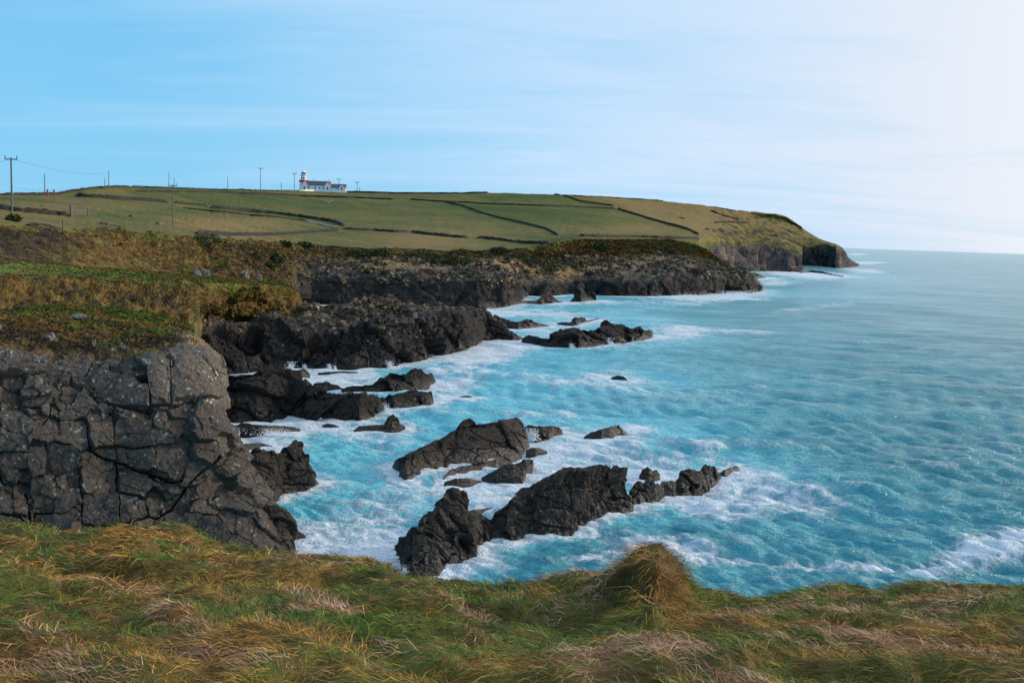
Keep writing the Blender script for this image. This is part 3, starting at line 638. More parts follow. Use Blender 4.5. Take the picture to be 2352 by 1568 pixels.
rock('sea_rock', 'jagged black shard shaped rock beside the near cliff', [(520,1075),(548,1063),(576,1058),(583,1043),(589,1036),(604,1041),(618,1046),(635,1040),(649,1036),(665,1026),(679,1015),(691,1017),(700,1033),(705,1040),(709,1037),(714,1053),(721,1098),(728,1104),(735,1112)], [(520,1160),(560,1160),(600,1155),(625,1150),(649,1133),(682,1127),(710,1124),(735,1115)], 1.5, .45, .7, M_near, (2.6, 1, .35), .8, SR, 11, split=0, minf=80)
rock('sea_rock', 'dark squared rock stub at the foot of the near cliff', [(600,1172),(623,1166),(636,1165),(659,1177),(672,1192),(674,1212),(680,1262)], [(600,1285),(640,1285),(665,1278),(680,1268)], 1.5, .35, .7, M_near, (1.8, .7, .3), .7, SR, 12)
rock('sea_rock', 'small dark wedge of rock poking out from the cliff foot', [(668,1213),(680,1214),(700,1228),(706,1236)], [(668,1240),(685,1238),(706,1237)], 1.2, .5, .8, M_near, (1.2, .5), .6, SR, 13)
rock('sea_rock', 'big smooth brown black rock with a long left slope and a flat crest', [(900,1073),(907,1058),(920,1047),(945,1034),(975,1022),(1008,1006),(1030,994),(1048,978),(1063,961),(1080,955),(1096,964),(1110,968),(1135,965),(1160,963),(1190,958),(1200,970),(1206,990),(1215,1012),(1217,1026)], [(900,1078),(918,1096),(932,1104),(965,1094),(1005,1078),(1040,1068),(1090,1062),(1150,1050),(1185,1042),(1217,1031)], 1.5, .75, .7, M_near, (7, 2.2, .5), .34, SR, 14, split=0, minf=200)
rock('sea_rock', 'flat topped dark rock just right of the big smooth rock, spray between', [(1204,982),(1212,978),(1240,977),(1262,976),(1285,978),(1292,988),(1294,999)], [(1204,1006),(1220,1014),(1232,1016),(1262,1012),(1280,1003),(1294,1001)], 1.5, .6, .8, M_near, (2, .8, .3), .7, SR, 15)
rock('sea_rock', 'low pointed rock at the foot of the big smooth rock', [(1208,1034),(1222,1028),(1240,1029),(1257,1036)], [(1208,1042),(1230,1042),(1257,1038)], 1.2, .5, .8, M_near, (1.2, .5), .6, SR, 16)
rock('sea_rock', 'rough low reef in front of the big smooth rock', [(1018,1092),(1035,1078),(1055,1070),(1080,1066),(1110,1060),(1150,1050),(1180,1044),(1200,1040)], [(1018,1106),(1050,1092),(1090,1084),(1140,1076),(1170,1066),(1200,1048)], 1.5, .7, .7, M_near, (1.5, .6, .3), 1.1, SR, 17)
rock('sea_rock', 'knobbly reef hump with broken rim between the two large rocks', [(1106,1096),(1130,1082),(1160,1068),(1190,1060),(1205,1054),(1218,1053),(1226,1066)], [(1106,1106),(1140,1110),(1180,1109),(1205,1103),(1226,1072)], 1.5, .6, .7, M_near, (1.6, .6, .3), 1.0, SR, 18)
rock('sea_rock', 'awash brown rock shelf left of the knobbly reef', [(1020,1106),(1045,1098),(1075,1098),(1105,1104)], [(1020,1118),(1050,1118),(1080,1114),(1105,1109)], 1.2, .5, .8, M_near, (1.2, .5), .7, SR, 19)
rock('sea_rock', 'brown rock awash on its own right of the flat topped rock', [(1341,1003),(1358,991),(1375,986),(1388,983),(1402,978),(1420,978),(1430,987),(1445,992),(1462,986),(1472,983)], [(1341,1005),(1355,1011),(1382,1013),(1402,1010),(1418,1001),(1445,996),(1472,985)], 1.2, .6, .8, M_near, (1.4, .6, .3), .8, SR, 20)
rock('sea_rock', 'tiny dark rock tip in open water right of the crested ridge', [(1043,914),(1060,910),(1078,908),(1087,914)], [(1043,917),(1065,918),(1087,916)], 1.2, .6, .8, M_mid, (1, .5), .6, SR, 21)
rock('sea_rock', 'reddish rock barely breaking the surface in the middle of the bay', [(1404,866),(1418,862),(1432,864),(1442,873)], [(1404,869),(1422,871),(1442,875)], 1.2, .6, .8, M_mid, (1, .5), .5, SR, 22)
rock('sea_rock', 'tall blocky left end of the near ridge, covered in crossing cracks', [(916,1275),(922,1232),(940,1210),(955,1200),(963,1188),(972,1178),(990,1172),(1007,1154),(1017,1140),(1029,1131),(1047,1127),(1062,1136),(1070,1144),(1071,1157),(1060,1172),(1080,1186),(1115,1186),(1134,1206)], [(916,1292),(926,1315),(948,1327),(980,1324),(1010,1317),(1036,1302),(1060,1296),(1084,1286),(1092,1268),(1100,1256),(1134,1236)], 1.2, .75, .6, M_near, (1.5, 3.5, .4), .85, rotm(0, 32, 8), 23, split=0, minf=60, crack=.2, tonev=.28)
rock('sea_rock', 'large grooved slab forming the middle of the near ridge', [(1122,1190),(1132,1174),(1155,1158),(1176,1146),(1194,1132),(1212,1112),(1231,1102),(1250,1092),(1271,1084),(1288,1074),(1304,1066),(1325,1067),(1352,1069),(1372,1064),(1389,1061),(1400,1066),(1404,1082),(1412,1076),(1420,1064),(1431,1062),(1439,1078),(1443,1098),(1446,1124),(1456,1160)], [(1122,1237),(1150,1242),(1176,1246),(1212,1232),(1240,1233),(1268,1231),(1300,1226),(1323,1220),(1345,1208),(1370,1198),(1414,1183),(1456,1168)], 1.2, .42, .55, M_near, (6, 2.6, .4), .40, SR, 24, split=0, minf=150, groove=.26, crack=.16, tonev=.40)
rock('sea_rock', 'row of upright brown rock teeth right of the grooved slab', [(1446,1124),(1456,1110),(1466,1100),(1474,1106),(1480,1118),(1488,1102),(1500,1106),(1506,1114),(1521,1110),(1535,1108),(1550,1106),(1556,1112)], [(1446,1160),(1470,1158),(1488,1154),(1507,1150),(1525,1141),(1545,1138),(1556,1136)], 1.0, .4, .6, M_near, (1.1, 1.6, .3), 1.0, rotm(0, 20, 5), 25, groove=.2, tonev=.34)
rock('sea_rock', 'humped dark rock near the seaward end of the ridge', [(1548,1112),(1560,1096),(1576,1081),(1592,1079),(1609,1080),(1616,1070),(1624,1067),(1640,1072),(1647,1080),(1656,1094)], [(1548,1134),(1565,1136),(1591,1132),(1610,1126),(1627,1121),(1645,1111),(1656,1103)], 1.0, .45, .7, M_near, (1.4, .8, .3), .9, rotm(0, 20, 5), 26)
rock('sea_rock', 'last small rock at the seaward tip of the near ridge', [(1650,1088),(1662,1078),(1680,1072),(1690,1068),(1698,1074)], [(1650,1097),(1665,1098),(1685,1090),(1698,1081)], 1.0, .5, .7, M_near, (1.0, .5), .8, SR, 27)
rock('sea_rock', 'small dark rock standing just behind the upright teeth', [(1468,1092),(1476,1078),(1488,1072),(1498,1082),(1508,1080),(1516,1088)], [(1468,1102),(1490,1103),(1516,1100)], 1.0, .5, .7, M_near, (1.0, .5), .8, SR, 28)
rock('sea_rock', 'low wet boulders in the gap behind the blocky ridge end', [(1066,1182),(1085,1170),(1110,1168),(1135,1162),(1146,1166)], [(1066,1192),(1090,1188),(1120,1180),(1146,1172)], 1.0, .5, .7, M_near, (1.0, .5), .8, SR, 29)
rock('sea_rock', 'two tiny dark rock tips in foam above the blocky ridge end', [(1086,1151),(1098,1146),(1108,1150),(1120,1147),(1136,1151)], [(1086,1154),(1108,1154),(1136,1153)], 1.0, .5, .7, M_near, (.8, .4), .7, SR, 30)
rock('sea_rock', 'long lumpy reef off the tip of the promontory', [(1199,777),(1212,773),(1235,776),(1263,775),(1285,764),(1313,753),(1336,755),(1361,755),(1384,747),(1398,738),(1414,742),(1429,744),(1443,753),(1458,750),(1471,747),(1479,758),(1496,760),(1500,770)], [(1199,788),(1225,790),(1249,797),(1280,799),(1313,800),(1364,795),(1390,793),(1400,791),(1431,788),(1474,782),(1500,773)], 1.5, .9, .7, M_mid, (3.2, 1.3, .5), 1.0, SR, 31, split=0, minf=60)
rock('sea_rock', 'thin dark reef running from the promontory behind the lumpy reef', [(1135,722),(1148,727),(1160,730),(1175,737),(1201,736),(1223,737),(1240,742),(1262,747)], [(1135,757),(1164,755),(1190,756),(1212,754),(1240,751),(1262,749)], 1.5, .9, .7, M_mid, (2.6, 1, .5), .9, SR, 32)
rock('sea_rock', 'low dark rock with a small peak furthest out behind the lumpy reef', [(1280,742),(1300,739),(1310,740),(1319,730),(1339,729),(1348,736),(1360,733),(1376,730)], [(1280,745),(1300,747),(1319,748),(1350,740),(1376,733)], 1.5, .9, .7, M_mid, (2, .9), .8, SR, 33)
rock('sea_rock', 'cone shaped rock with a low left spur below the far cliff', [(1176,699),(1190,691),(1215,691),(1232,691),(1244,682),(1256,677),(1272,680),(1282,690),(1296,694)], [(1176,701),(1210,697),(1245,697),(1275,695),(1296,695)], 1.5, .8, .7, M_mid, (3.5, 1.4), .8, SR, 34)
rock('sea_rock', 'dark pyramid rock leaning against the far cliff', [(1308,692),(1320,680),(1326,655),(1338,650),(1350,668),(1362,672),(1370,688)], [(1308,694),(1330,694),(1350,692),(1370,690)], 1.5, .6, .7, M_mid, (4, 1.6), .8, SR, 35)
rock('sea_rock', 'rounded grey base block below the far cliff corner', [(1098,700),(1110,692),(1130,690),(1150,694),(1163,700)], [(1098,710),(1125,708),(1150,706),(1163,703)], 1.5, .6, .7, M_mid, (4, 1.6), .8, SR, 36)
rock('sea_rock', 'flat black reef running out from the headland cliff', [(1838,624),(1862,621),(1885,623),(1905,627),(1925,631),(1938,634)], [(1838,627),(1862,625),(1890,628),(1915,633),(1938,636)], 1.5, .9, .8, M_mid, (5, 2), .5, SR, 37)
rock('sea_rock', 'low dark rocks between the far point and the headland', [(1686,634),(1700,628),(1720,625),(1738,628),(1758,636)], [(1686,640),(1715,641),(1740,640),(1758,638)], 1.5, .9, .8, M_mid, (4, 2), .6, SR, 38)
rock('sea_rock', 'dark rock spur at the foot of the far point', [(1700,660),(1715,650),(1730,656),(1745,661),(1752,665)], [(1700,676),(1722,674),(1740,670),(1752,667)], 1.5, .7, .8, M_mid, (3, 1.2), .8, SR, 39)

# --- C: the near cliff of jointed blocks with heather and turf above it
NX, NY = 460, 330
u = np.linspace(0, 1, NX)
def krow(pts):                                              # (u knots come from the order of points given as px, py, d)
    a = np.array(pts, float); t = (a[:, 0]-a[0, 0])/(a[-1, 0]-a[0, 0])
    p = np.interp(u, t, a[:, 0]); return atd(p, np.interp(u, t, a[:, 1]), np.interp(u, t, a[:, 2]))
xr = -90
KR = [krow([(xr,1420,57),(300,1420,58),(620,1420,60),(672,1330,63.5)]),
      krow([(xr,1290,58),(300,1290,59),(560,1300,60.5),(640,1285,62),(668,1262,64)]),
      krow([(xr,1200,58.7),(300,1190,60),(480,1180,61),(600,1190,62),(648,1178,65)]),
      krow([(xr,1110,59.5),(300,1100,61),(440,1100,61.6),(540,1105,63),(612,1115,66)]),
      krow([(xr,1020,60.3),(200,1015,61.2),(400,1010,62.3),(500,1010,63.6),(540,1020,66.5)]),
      krow([(xr,930,61.4),(200,925,62.4),(380,925,63.4),(480,930,64.6),(527,948,67.5)]),
      krow([(xr,850,62.8),(80,835,63.8),(200,860,64.3),(330,850,65),(345,832,65.2),(420,826,66),(482,826,67.5),(502,850,69)]),
      krow([(xr,795,64),(20,802,65),(80,822,65.8),(200,836,66.6),(330,828,67.4),(345,821,67.8),(420,812,68.8),(466,808,70),(497,822,71)]),
      krow([(xr,760,68),(60,785,69),(200,800,71),(340,795,73),(420,785,74),(460,788,75),(495,818,76)]),
      krow([(xr,735,76),(60,745,77),(200,765,79),(340,772,81),(400,770,83),(440,772,84),(470,790,85)]),
      krow([(xr,718,82),(60,722,83),(200,730,85),(300,738,88),(400,753,92),(430,758,93),(445,770,94)]),
      krow([(xr,703,87),(60,706,90),(200,704,98),(300,712,104),(380,725,107),(420,742,108),(440,752,108)]),
      krow([(xr,712,95),(60,712,100),(200,712,108),(300,718,112),(380,730,114),(420,747,114),(440,762,114)])]
# round the seaward end of the cliff away from the viewer
KR = np.stack(KR)
ext = []
for s in np.linspace(0, 1, 40)[1:]:
    e = KR[:, -1].copy(); aw = e[:, :2]/np.linalg.norm(e[:, :2], axis=1, keepdims=True)
    e[:, :2] += aw*(s*9)-np.stack([aw[:, 1], -aw[:, 0]], 1)*(s*s*3.0); ext.append(e)
KR = np.concatenate([KR, np.stack(ext, 1)], 1)
cx_n = KR.shape[1]
def zc_(t, o, l, b, dk): return [t, o, l, b, dk]
uu = np.concatenate([u, np.ones(39)])
dirt = sst(.75, .97, uu)
ZC = []
for (t, o, l, b, dk) in ((0,.0,.35,.5,.5),(0,.0,.45,.5,.5),(0,.02,.55,.5,.5),(0,.08,.65,.5,.5),(0,.05,.75,.5,.5),(0,0,.9,.5,.5),(0,0,1,.5,.5),(.35,0,1,.7,.5),(.95,.3,.6,.8,.75),(.97,.3,.6,.75,.5),(1,0,0,.4,.15),(1,0,0,.2,-.1),(1,0,0,.3,0)):
    z = np.tile(np.array([t, o, l, b, dk], float), (cx_n, 1)); ZC.append(z)
for k in (7, 8, 9):
    ZC[k][:, 0] -= dirt*.62; ZC[k][:, 1] += dirt*.45
for k in (5, 6): ZC[k][:, 1] += 0
subs = [10, 40, 40, 40, 40, 40, 22, 22, 26, 26, 20, 6]
P, Z = loft(list(KR), subs, ZC)
cliff_rows = sum(subs[:7])
P = smooth(P, 3); n = gridn(P)
# joints: block centres, widths, heights and tilt read off the face
BK = [(1195,400,330,260,0),(965,440,140,260,2),(1035,320,60,60,0),(760,490,300,210,12),(870,370,90,60,0),(870,430,80,80,0),(645,400,150,110,-30),(700,360,90,50,20),(380,385,120,70,0),(500,335,110,80,-20),(560,350,70,70,0),(330,450,140,65,-10),(430,505,90,55,0),(430,440,110,65,-10),(500,400,110,45,0),(520,520,140,90,-15),(240,540,180,75,-10),(300,600,150,75,0),(390,560,90,60,-20),(440,620,180,80,-15),(210,620,130,90,0),(620,570,100,70,30),(810,610,220,70,8),(815,740,235,170,2),(1000,720,145,200,0),(1120,600,140,115,0),(1110,690,90,90,0),(1300,690,260,260,-20),(1385,510,110,95,0),(1400,650,60,120,0),(1250,860,170,150,-40),(620,720,190,200,0),(450,740,230,190,5),(280,720,240,170,0),(120,690,200,170,0),(60,520,140,160,0),(50,290,150,130,30),(175,310,100,110,-30),(110,400,120,70,0),(200,420,100,80,0),(180,480,90,60,0),(830,890,250,150,10),(1040,900,210,210,10),(660,870,130,100,0),(590,915,200,90,25),(375,900,190,215,0),(230,900,105,210,0),(305,1020,80,65,0),(60,1010,85,95,0),(90,915,120,90,0),(150,1000,70,70,0),(130,1140,110,200,0),(30,1120,110,220,0),(265,1120,150,220,0),(195,1220,60,200,0),(420,1030,160,110,-25),(420,1160,180,190,0),(610,1040,235,150,0),(610,1210,235,230,0),(850,1050,220,190,10),(800,1190,160,190,0),(940,1150,100,200,-30),(1040,1080,70,110,-30),(1130,1150,220,120,-38),(1050,1270,130,90,-20),(1170,1270,100,90,0),(1250,1180,190,90,0),(1330,1060,210,120,-40),(1390,1150,130,90,0),(1410,960,130,90,-42),(1500,1010,95,110,20),(80,1300,230,110,15),(310,1300,240,130,5),(500,1340,160,100,0),(700,1340,220,90,0),(880,1310,170,90,0),(1280,1310,170,100,0),(1420,1270,140,120,30),(1520,1340,160,160,-10),(1600,1100,90,180,20),(1610,1260,110,150,0),(1500,1170,120,130,15),(60,780,180,110,10),(1180,1000,150,110,-40),(1330,800,110,160,20),(960,1000,130,80,20)]+[(-130, y, 160, 170, 0) for y in range(300, 1500, 170)]
BK = np.array(BK, float); bw = BK[:, 2]*.375/2; bh = BK[:, 3]*.375/2; bxx = BK[:, 0]*.375; byy = 716.6+BK[:, 1]*.375; ba = np.radians(BK[:, 4])
ppx, ppy = proj(P)
wx = ppx+2.2*pn(np.stack([ppx/30, ppy/30, 0*ppx], -1), 5)+1.6*pn(np.stack([ppx/7, ppy/7, 0*ppx], -1), 6); wy = ppy+2.2*pn(np.stack([ppx/30, ppy/30, 0*ppx+4], -1), 7)+1.6*pn(np.stack([ppx/7, ppy/7, 0*ppx+3], -1), 8)
F1 = np.full(ppx.shape, 1e9); F2 = F1.copy(); ID = np.zeros(ppx.shape, int); I2 = ID.copy()
for k in range(len(BK)):
    dx, dy = wx-bxx[k], wy-byy[k]; c_, s_ = math.cos(ba[k]), math.sin(ba[k])
    a_, b_ = (dx*c_+dy*s_)/bw[k], (-dx*s_+dy*c_)/bh[k]; a_ *= a_; b_ *= b_
    d = (a_**3+b_**3)**(1/6.)*(.75+.25*min(bw[k], bh[k])/30) if False else (a_**3+b_**3)**(1/6.)
    m = d < F1; m2 = (d < F2) & ~m; I2 = np.where(m, ID, np.where(m2, k+1, I2)); F2 = np.where(m, F1, np.minimum(F2, d)); F1 = np.where(m, d, F1); ID = np.where(m, k+1, ID)
ro = np.random.default_rng(3); nb_ = len(BK)+1; off = ro.normal(size=nb_)*.24*(ro.random(nb_) < .45); gx = ro.normal(size=(nb_, 2))*.0055; gx[:, 1] += .0035; off[1] = .28; off[2] = .22; off[28] = .5; off[4] = .1; off[31] = .45
cxx = np.concatenate([[0], bxx]); cyy = np.concatenate([[0], byy]); szz = np.concatenate([[30], np.minimum(bw, bh)])
blk = off[ID]+gx[ID, 0]*(wx-cxx[ID])+gx[ID, 1]*(wy-cyy[ID])
edge_ = (F2-F1)*szz[ID]*.5
open_ = sst(-.35, .35, pn(np.stack([ppx/45, ppy/45, 0*ppx], -1), 12))
gapw = .7+1.5*open_
pr = _r(_h(np.minimum(ID, I2), np.maximum(ID, I2), 0*ID, 5), 2)              # some joints are open, some barely show
joint = (.03+.55*open_)*sst(.30, .85, pr)*(1-sst(0, 1, edge_/(gapw*(.6+.8*pr))))
def frac(pts, w_, dep):                                                      # long fractures that run across the blocks
    a = np.array(pts)*.375+[0, 716.6]; dmn = np.full(ppx.shape, 1e9)
    for p, q in zip(a[:-1], a[1:]):
        v = q-p; t = np.clip(((wx-p[0])*v[0]+(wy-p[1])*v[1])/(v@v), 0, 1); dmn = np.minimum(dmn, np.hypot(wx-p[0]-t*v[0], wy-p[1]-t*v[1]))
    return dep*(1-sst(.2, 1, dmn/w_))
for pts, w_, dep in (([(540,830),(640,890),(760,925),(880,980),(1060,1045),(1110,1035)],3.2,.8),([(560,480),(600,520),(700,575),(920,600)],3.6,.7),([(890,340),(905,440),(918,600)],2.6,.7),([(920,575),(1050,575),(1200,540),(1290,545)],3.4,.6),([(700,590),(708,790),(728,950),(732,1330)],1.8,.5),([(490,960),(500,1160),(505,1360)],1.4,.4),([(1035,300),(1045,560)],2.2,.5),([(1340,880),(1250,960),(1160,1050),(1070,1200),(970,1260)],2.6,.7),([(165,1110),(180,1190),(200,1340)],3.5,.8),([(0,1240),(110,1260),(210,1340)],3.0,.7),([(710,800),(830,830),(940,820)],1.6,.4),([(330,520),(300,640),(250,700)],1.8,.4),([(1290,370),(1350,410)],1.2,.3),([(600,790),(700,840)],1.0,.3)):
    joint = np.maximum(joint, frac(pts, w_, dep))
macro = .6*fbm(P/6., 2, 88)*sst(1, .75, np.arange(P.shape[1])/NX)[None, :]+.12*np.exp(-((ppx-420)/90.)**2-((ppy-872)/60.)**2)-.3*np.exp(-((ppx-440)/110.)**2-((ppy-948)/14.)**2)
blk = (blk+macro)*(1-.65*sst(.88, .97, np.arange(P.shape[1])/P.shape[1]))[None, :]
fineD = facet(P, (1.1, 1.1, 1.2), .11, rotm(0, 20, 0), 81, .03, .03)[0]+facet(P, (.3, .3, .35), .035, None, 82, .0)[0]+.04*fbm(P/.5, 3, 83)
rows_i = np.arange(P.shape[0])[:, None]
rm = 1-sst(cliff_rows-8, cliff_rows+16, rows_i)
heath = .28*fbm(P/1.6, 3, 85)+.22*np.abs(fbm(P/.6, 3, 86))+.10*fbm(P/.22, 2, 87)
D = rm*(blk-joint+fineD)+(1-rm)*heath*np.clip(1.3-.5*sst(cliff_rows+50, cliff_rows+80, rows_i), .3, 1.3)
P = P + n*D[..., None]
ids = np.where((rows_i < cliff_rows), ID, 0)
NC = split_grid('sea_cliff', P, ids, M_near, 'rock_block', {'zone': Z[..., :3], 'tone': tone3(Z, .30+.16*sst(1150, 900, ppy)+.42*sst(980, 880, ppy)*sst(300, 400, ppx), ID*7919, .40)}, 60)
NC['kind'] = 'structure'
onC = Place(P[:, :NX]); CPt, CZt = P, Z
WL.append(np.stack([atz(620, 1290)[:2], atz(672, 1275)[:2], atz(648, 1175)[:2], atz(600, 1100)[:2], atz(545, 1010)[:2]]))

# loose broken stone on the ledges, too much of it to count
def rubble(name, P, w, n_, size, seed, pal):
    r = np.random.default_rng(seed); a, b, c, d = P[:-1, :-1], P[:-1, 1:], P[1:, 1:], P[1:, :-1]
    ar = (np.linalg.norm(np.cross(b-a, c-a), axis=-1)+np.linalg.norm(np.cross(c-a, d-a), axis=-1))*w[:-1, :-1]/np.maximum(hd(a), 50)**1.4
    cu = np.cumsum(ar.ravel()); k = np.minimum(np.searchsorted(cu, r.random(n_)*cu[-1]), ar.size-1); i, j = np.divmod(k, ar.shape[1]); B = a[i, j]+(c[i, j]-a[i, j])*r.random((n_, 1))
    cub = np.array([(-1,-1,-1),(1,-1,-1),(1,1,-1),(-1,1,-1),(-1,-1,1),(1,-1,1),(1,1,1),(-1,1,1)], float)
    s_ = size*(.25+r.random((n_, 1, 1))**2.5)*(hd(B)/200)[:, None, None]**.6
    V = cub[None]*np.array([1.1, .8, .5])*(1+.45*r.normal(size=(n_, 8, 3))*.6); an = r.random(n_)*6.28; co, si = np.cos(an), np.sin(an)
    V = np.stack([V[..., 0]*co[:, None]-V[..., 1]*si[:, None], V[..., 0]*si[:, None]+V[..., 1]*co[:, None], V[..., 2]+.5*V[..., 0]*r.normal(size=(n_, 1))*.8], -1)*s_+B[:, None]
    F = (np.arange(n_)[:, None, None]*8+np.array([(0,3,2,1),(4,5,6,7),(0,1,5,4),(1,2,6,5),(2,3,7,6),(3,0,4,7)])[None]).reshape(-1, 4)
    col = np.array(pal)[r.integers(0, len(pal), n_)]*(.6+.8*r.random((n_, 1)))
    tag(make(name, V.reshape(-1, 3), F, M_blade, attrs={'col': np.repeat(col, 8, 0)}), kind='stuff')
RUB = [(.050,.035,.026),(.075,.048,.030),(.11,.070,.038),(.17,.115,.055),(.030,.026,.024),(.040,.033,.028),(.055,.042,.032),(.21,.175,.115)]
rubble('loose_stone', AP, sst(.2, .5, AZ[..., 1])*sst(-.25, .35, fbm(AP/5., 2, 411))+.04*sst(2.5, 4, AP[..., 2]), 5200, .40, 401, RUB)
rubble('ledge_stone', L1P, (1-sst(.3, .8, L1Z[..., 0]))*sst(5.0, 8, L1P[..., 2])*sst(-.2, .35, fbm(L1P/9., 2, 412)), 11000, .46, 402, RUB)
# ------------------------------------------------------------------ sea
WLP = np.concatenate(WL)
def seagrid():
    a = np.concatenate([np.linspace(-2600, 450, 20), np.arange(480, 2420, 3.0), np.linspace(2440, 6500, 30)])
    hz = 543+.0340*(a-1176)
    t = np.linspace(0, 1, 640)
    q = .55+(1180)*(t**1.15)                                # pixels below the horizon
    d = H*FD/q
    X = []
    r = rays(a, np.full_like(a, 700.)); az = np.arctan2(r[:, 0], r[:, 1])
    return np.stack([np.sin(az)[None]*d[:, None], np.cos(az)[None]*d[:, None], np.zeros((len(d), len(a)))], -1), d, az
S, sd_, saz = seagrid()
dist = hd(S); fl = S.reshape(-1, 3)
sp = np.maximum(np.abs(np.gradient(sd_))[:, None]*np.ones(len(saz))[None], .02)
# distance to the nearest rock
near = dist < 1400
pts = fl[near.ravel()][:, :2]; wl = WLP[::5]
dm = np.full(len(pts), 1e9)
for k in range(0, len(pts), 4000):
    b = pts[k:k+4000]
    dm[k:k+4000] = np.sqrt(((b[:, None]-wl[None])**2).sum(-1).min(1)) if len(wl) < 9000 else 0
rd = np.full(len(fl), 1e3); rd[near.ravel()] = dm; rd = rd.reshape(dist.shape)
spx, spy = proj(S)
def blob(cx, cy, rx, ry, ang=0.0):
    c, s = math.cos(math.radians(ang)), math.sin(math.radians(ang)); x, y = spx-cx, spy-cy
    return np.exp(-(((x*c+y*s)/rx)**2+((-x*s+y*c)/ry)**2))
foam = .56*np.exp(-rd/np.clip(dist*.014, 1.3, 9))
for cx, cy, rx, ry, an, w_ in ((760,1240,170,60,0,.30),(690,1290,200,40,0,.36),(850,1300,90,50,0,.34),(900,1200,80,90,0,.15),(620,1060,60,25,-15,.5),(640,975,120,22,0,.42),(760,870,110,22,0,.42),(620,1030,90,16,-8,.45),
        (850,1010,120,25,0,.22),(1000,920,90,30,-20,.25),(1150,800,120,25,-15,.40),(1060,850,120,40,-20,.18),(1240,1060,70,40,20,.36),(1120,1130,130,28,0,.34),(1330,1030,90,28,0,.30),(1250,1110,60,20,-30,.3),
        (1520,1260,140,34,8,.40),(1400,1290,140,26,0,.28),(1150,1290,90,30,0,.18),(1010,1345,120,14,0,.25),(1640,1170,170,40,12,.36),(1780,1120,190,50,10,.30),(1500,1060,150,30,0,.22),(1900,1180,120,30,10,.18),
        (2240,1270,130,34,-14,.42),(2330,1240,90,30,-14,.34),(1950,1300,150,16,2,.36),(2070,1310,90,13,5,.28),(1720,1290,120,16,4,.24),(1700,1350,120,14,0,.12),
        (1560,760,80,18,8,.36),(1700,762,110,7,3,.38),(1560,700,200,9,-6,.16),(1240,720,110,10,0,.34),(1350,765,60,8,0,.4),(1120,720,60,8,0,.4),(1850,632,130,9,4,.50),(1990,622,60,7,4,.5),(1980,604,60,5,0,.45),(1780,650,60,7,0,.4),(1640,684,130,7,0,.42),(1880,705,140,7,-6,.28),(1420,868,60,12,0,.28),(1970,584,24,2,0,.7),(1410,695,180,6,0,.2),(2100,606,120,3,2,.2),(2250,602,60,2,2,.25)):
    foam += w_*blob(cx, cy, rx, ry, an)
foam = foam + .12*blob(1350, 930, 420, 170) + .07*blob(800, 1180, 230, 120) + .14*fbm(S/22., 4, 91)*sst(0, 200, 260-dist*.5)
foam = np.clip(foam, 0, 1)
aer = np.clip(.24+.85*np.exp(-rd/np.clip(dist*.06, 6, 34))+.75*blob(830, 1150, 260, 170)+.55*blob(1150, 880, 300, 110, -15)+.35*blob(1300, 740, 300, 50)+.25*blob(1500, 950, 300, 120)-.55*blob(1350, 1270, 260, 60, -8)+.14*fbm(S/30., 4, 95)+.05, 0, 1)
# waves: many short crested trains, each dropped where the mesh is too coarse for it
wr = np.random.default_rng(11); Zw = np.zeros(dist.shape); DX = np.zeros(dist.shape); DY = np.zeros(dist.shape)
for k in range(84):
    L = 1.0*(15/1.0)**(wr.random()**1.25); th = math.radians(200+wr.normal()*34)   # travel direction (towards the shore, left and near)
    kx, ky = math.sin(th)*2*math.pi/L, math.cos(th)*2*math.pi/L
    amp = .027*L**.55*(.6+.8*wr.random()); ph = wr.random()*6.28
    f_ = sst(2.2, 4.5, L/sp)
    env = .65+.55*np.sin(S[..., 0]*.7/L/3+ph*3)*np.sin(S[..., 1]*.7/L/3+ph)
    a = kx*S[..., 0]+ky*S[..., 1]+ph
    Zw += amp*f_*env*np.sin(a); DX += -amp*f_*env*np.cos(a)*math.sin(th)*.8; DY += -amp*f_*env*np.cos(a)*math.cos(th)*.8
for L, am, dg, ph in ((34, .20, 207, 1.), (26, .15, 226, 2.), (44, .18, 192, 4.)):
    th = math.radians(dg); a = (math.sin(th)*S[..., 0]+math.cos(th)*S[..., 1])*2*math.pi/L+ph+1.2*fbm(S/60., 2, 97)
    f_ = sst(2.2, 4.5, L/sp)*(.5+.5*np.clip(fbm(S/90., 2, 98)+.5, 0, 1)); Zw += am*f_*np.sin(a); DX += -am*f_*np.cos(a)*math.sin(th); DY += -am*f_*np.cos(a)*math.cos(th)
calm = .45+.55*sst(0, 9, rd)
S = S+np.stack([DX*calm, DY*calm, Zw*calm], -1)
crest = sst(.25, .75, Zw*calm)*.13
foam = np.clip(foam+crest*sst(900, 200, dist), 0, 1)
tag(grid('sea', S[::-1], M_water, sm=True, attrs={'foam': foam[::-1], 'aer': aer[::-1]}), kind='structure')

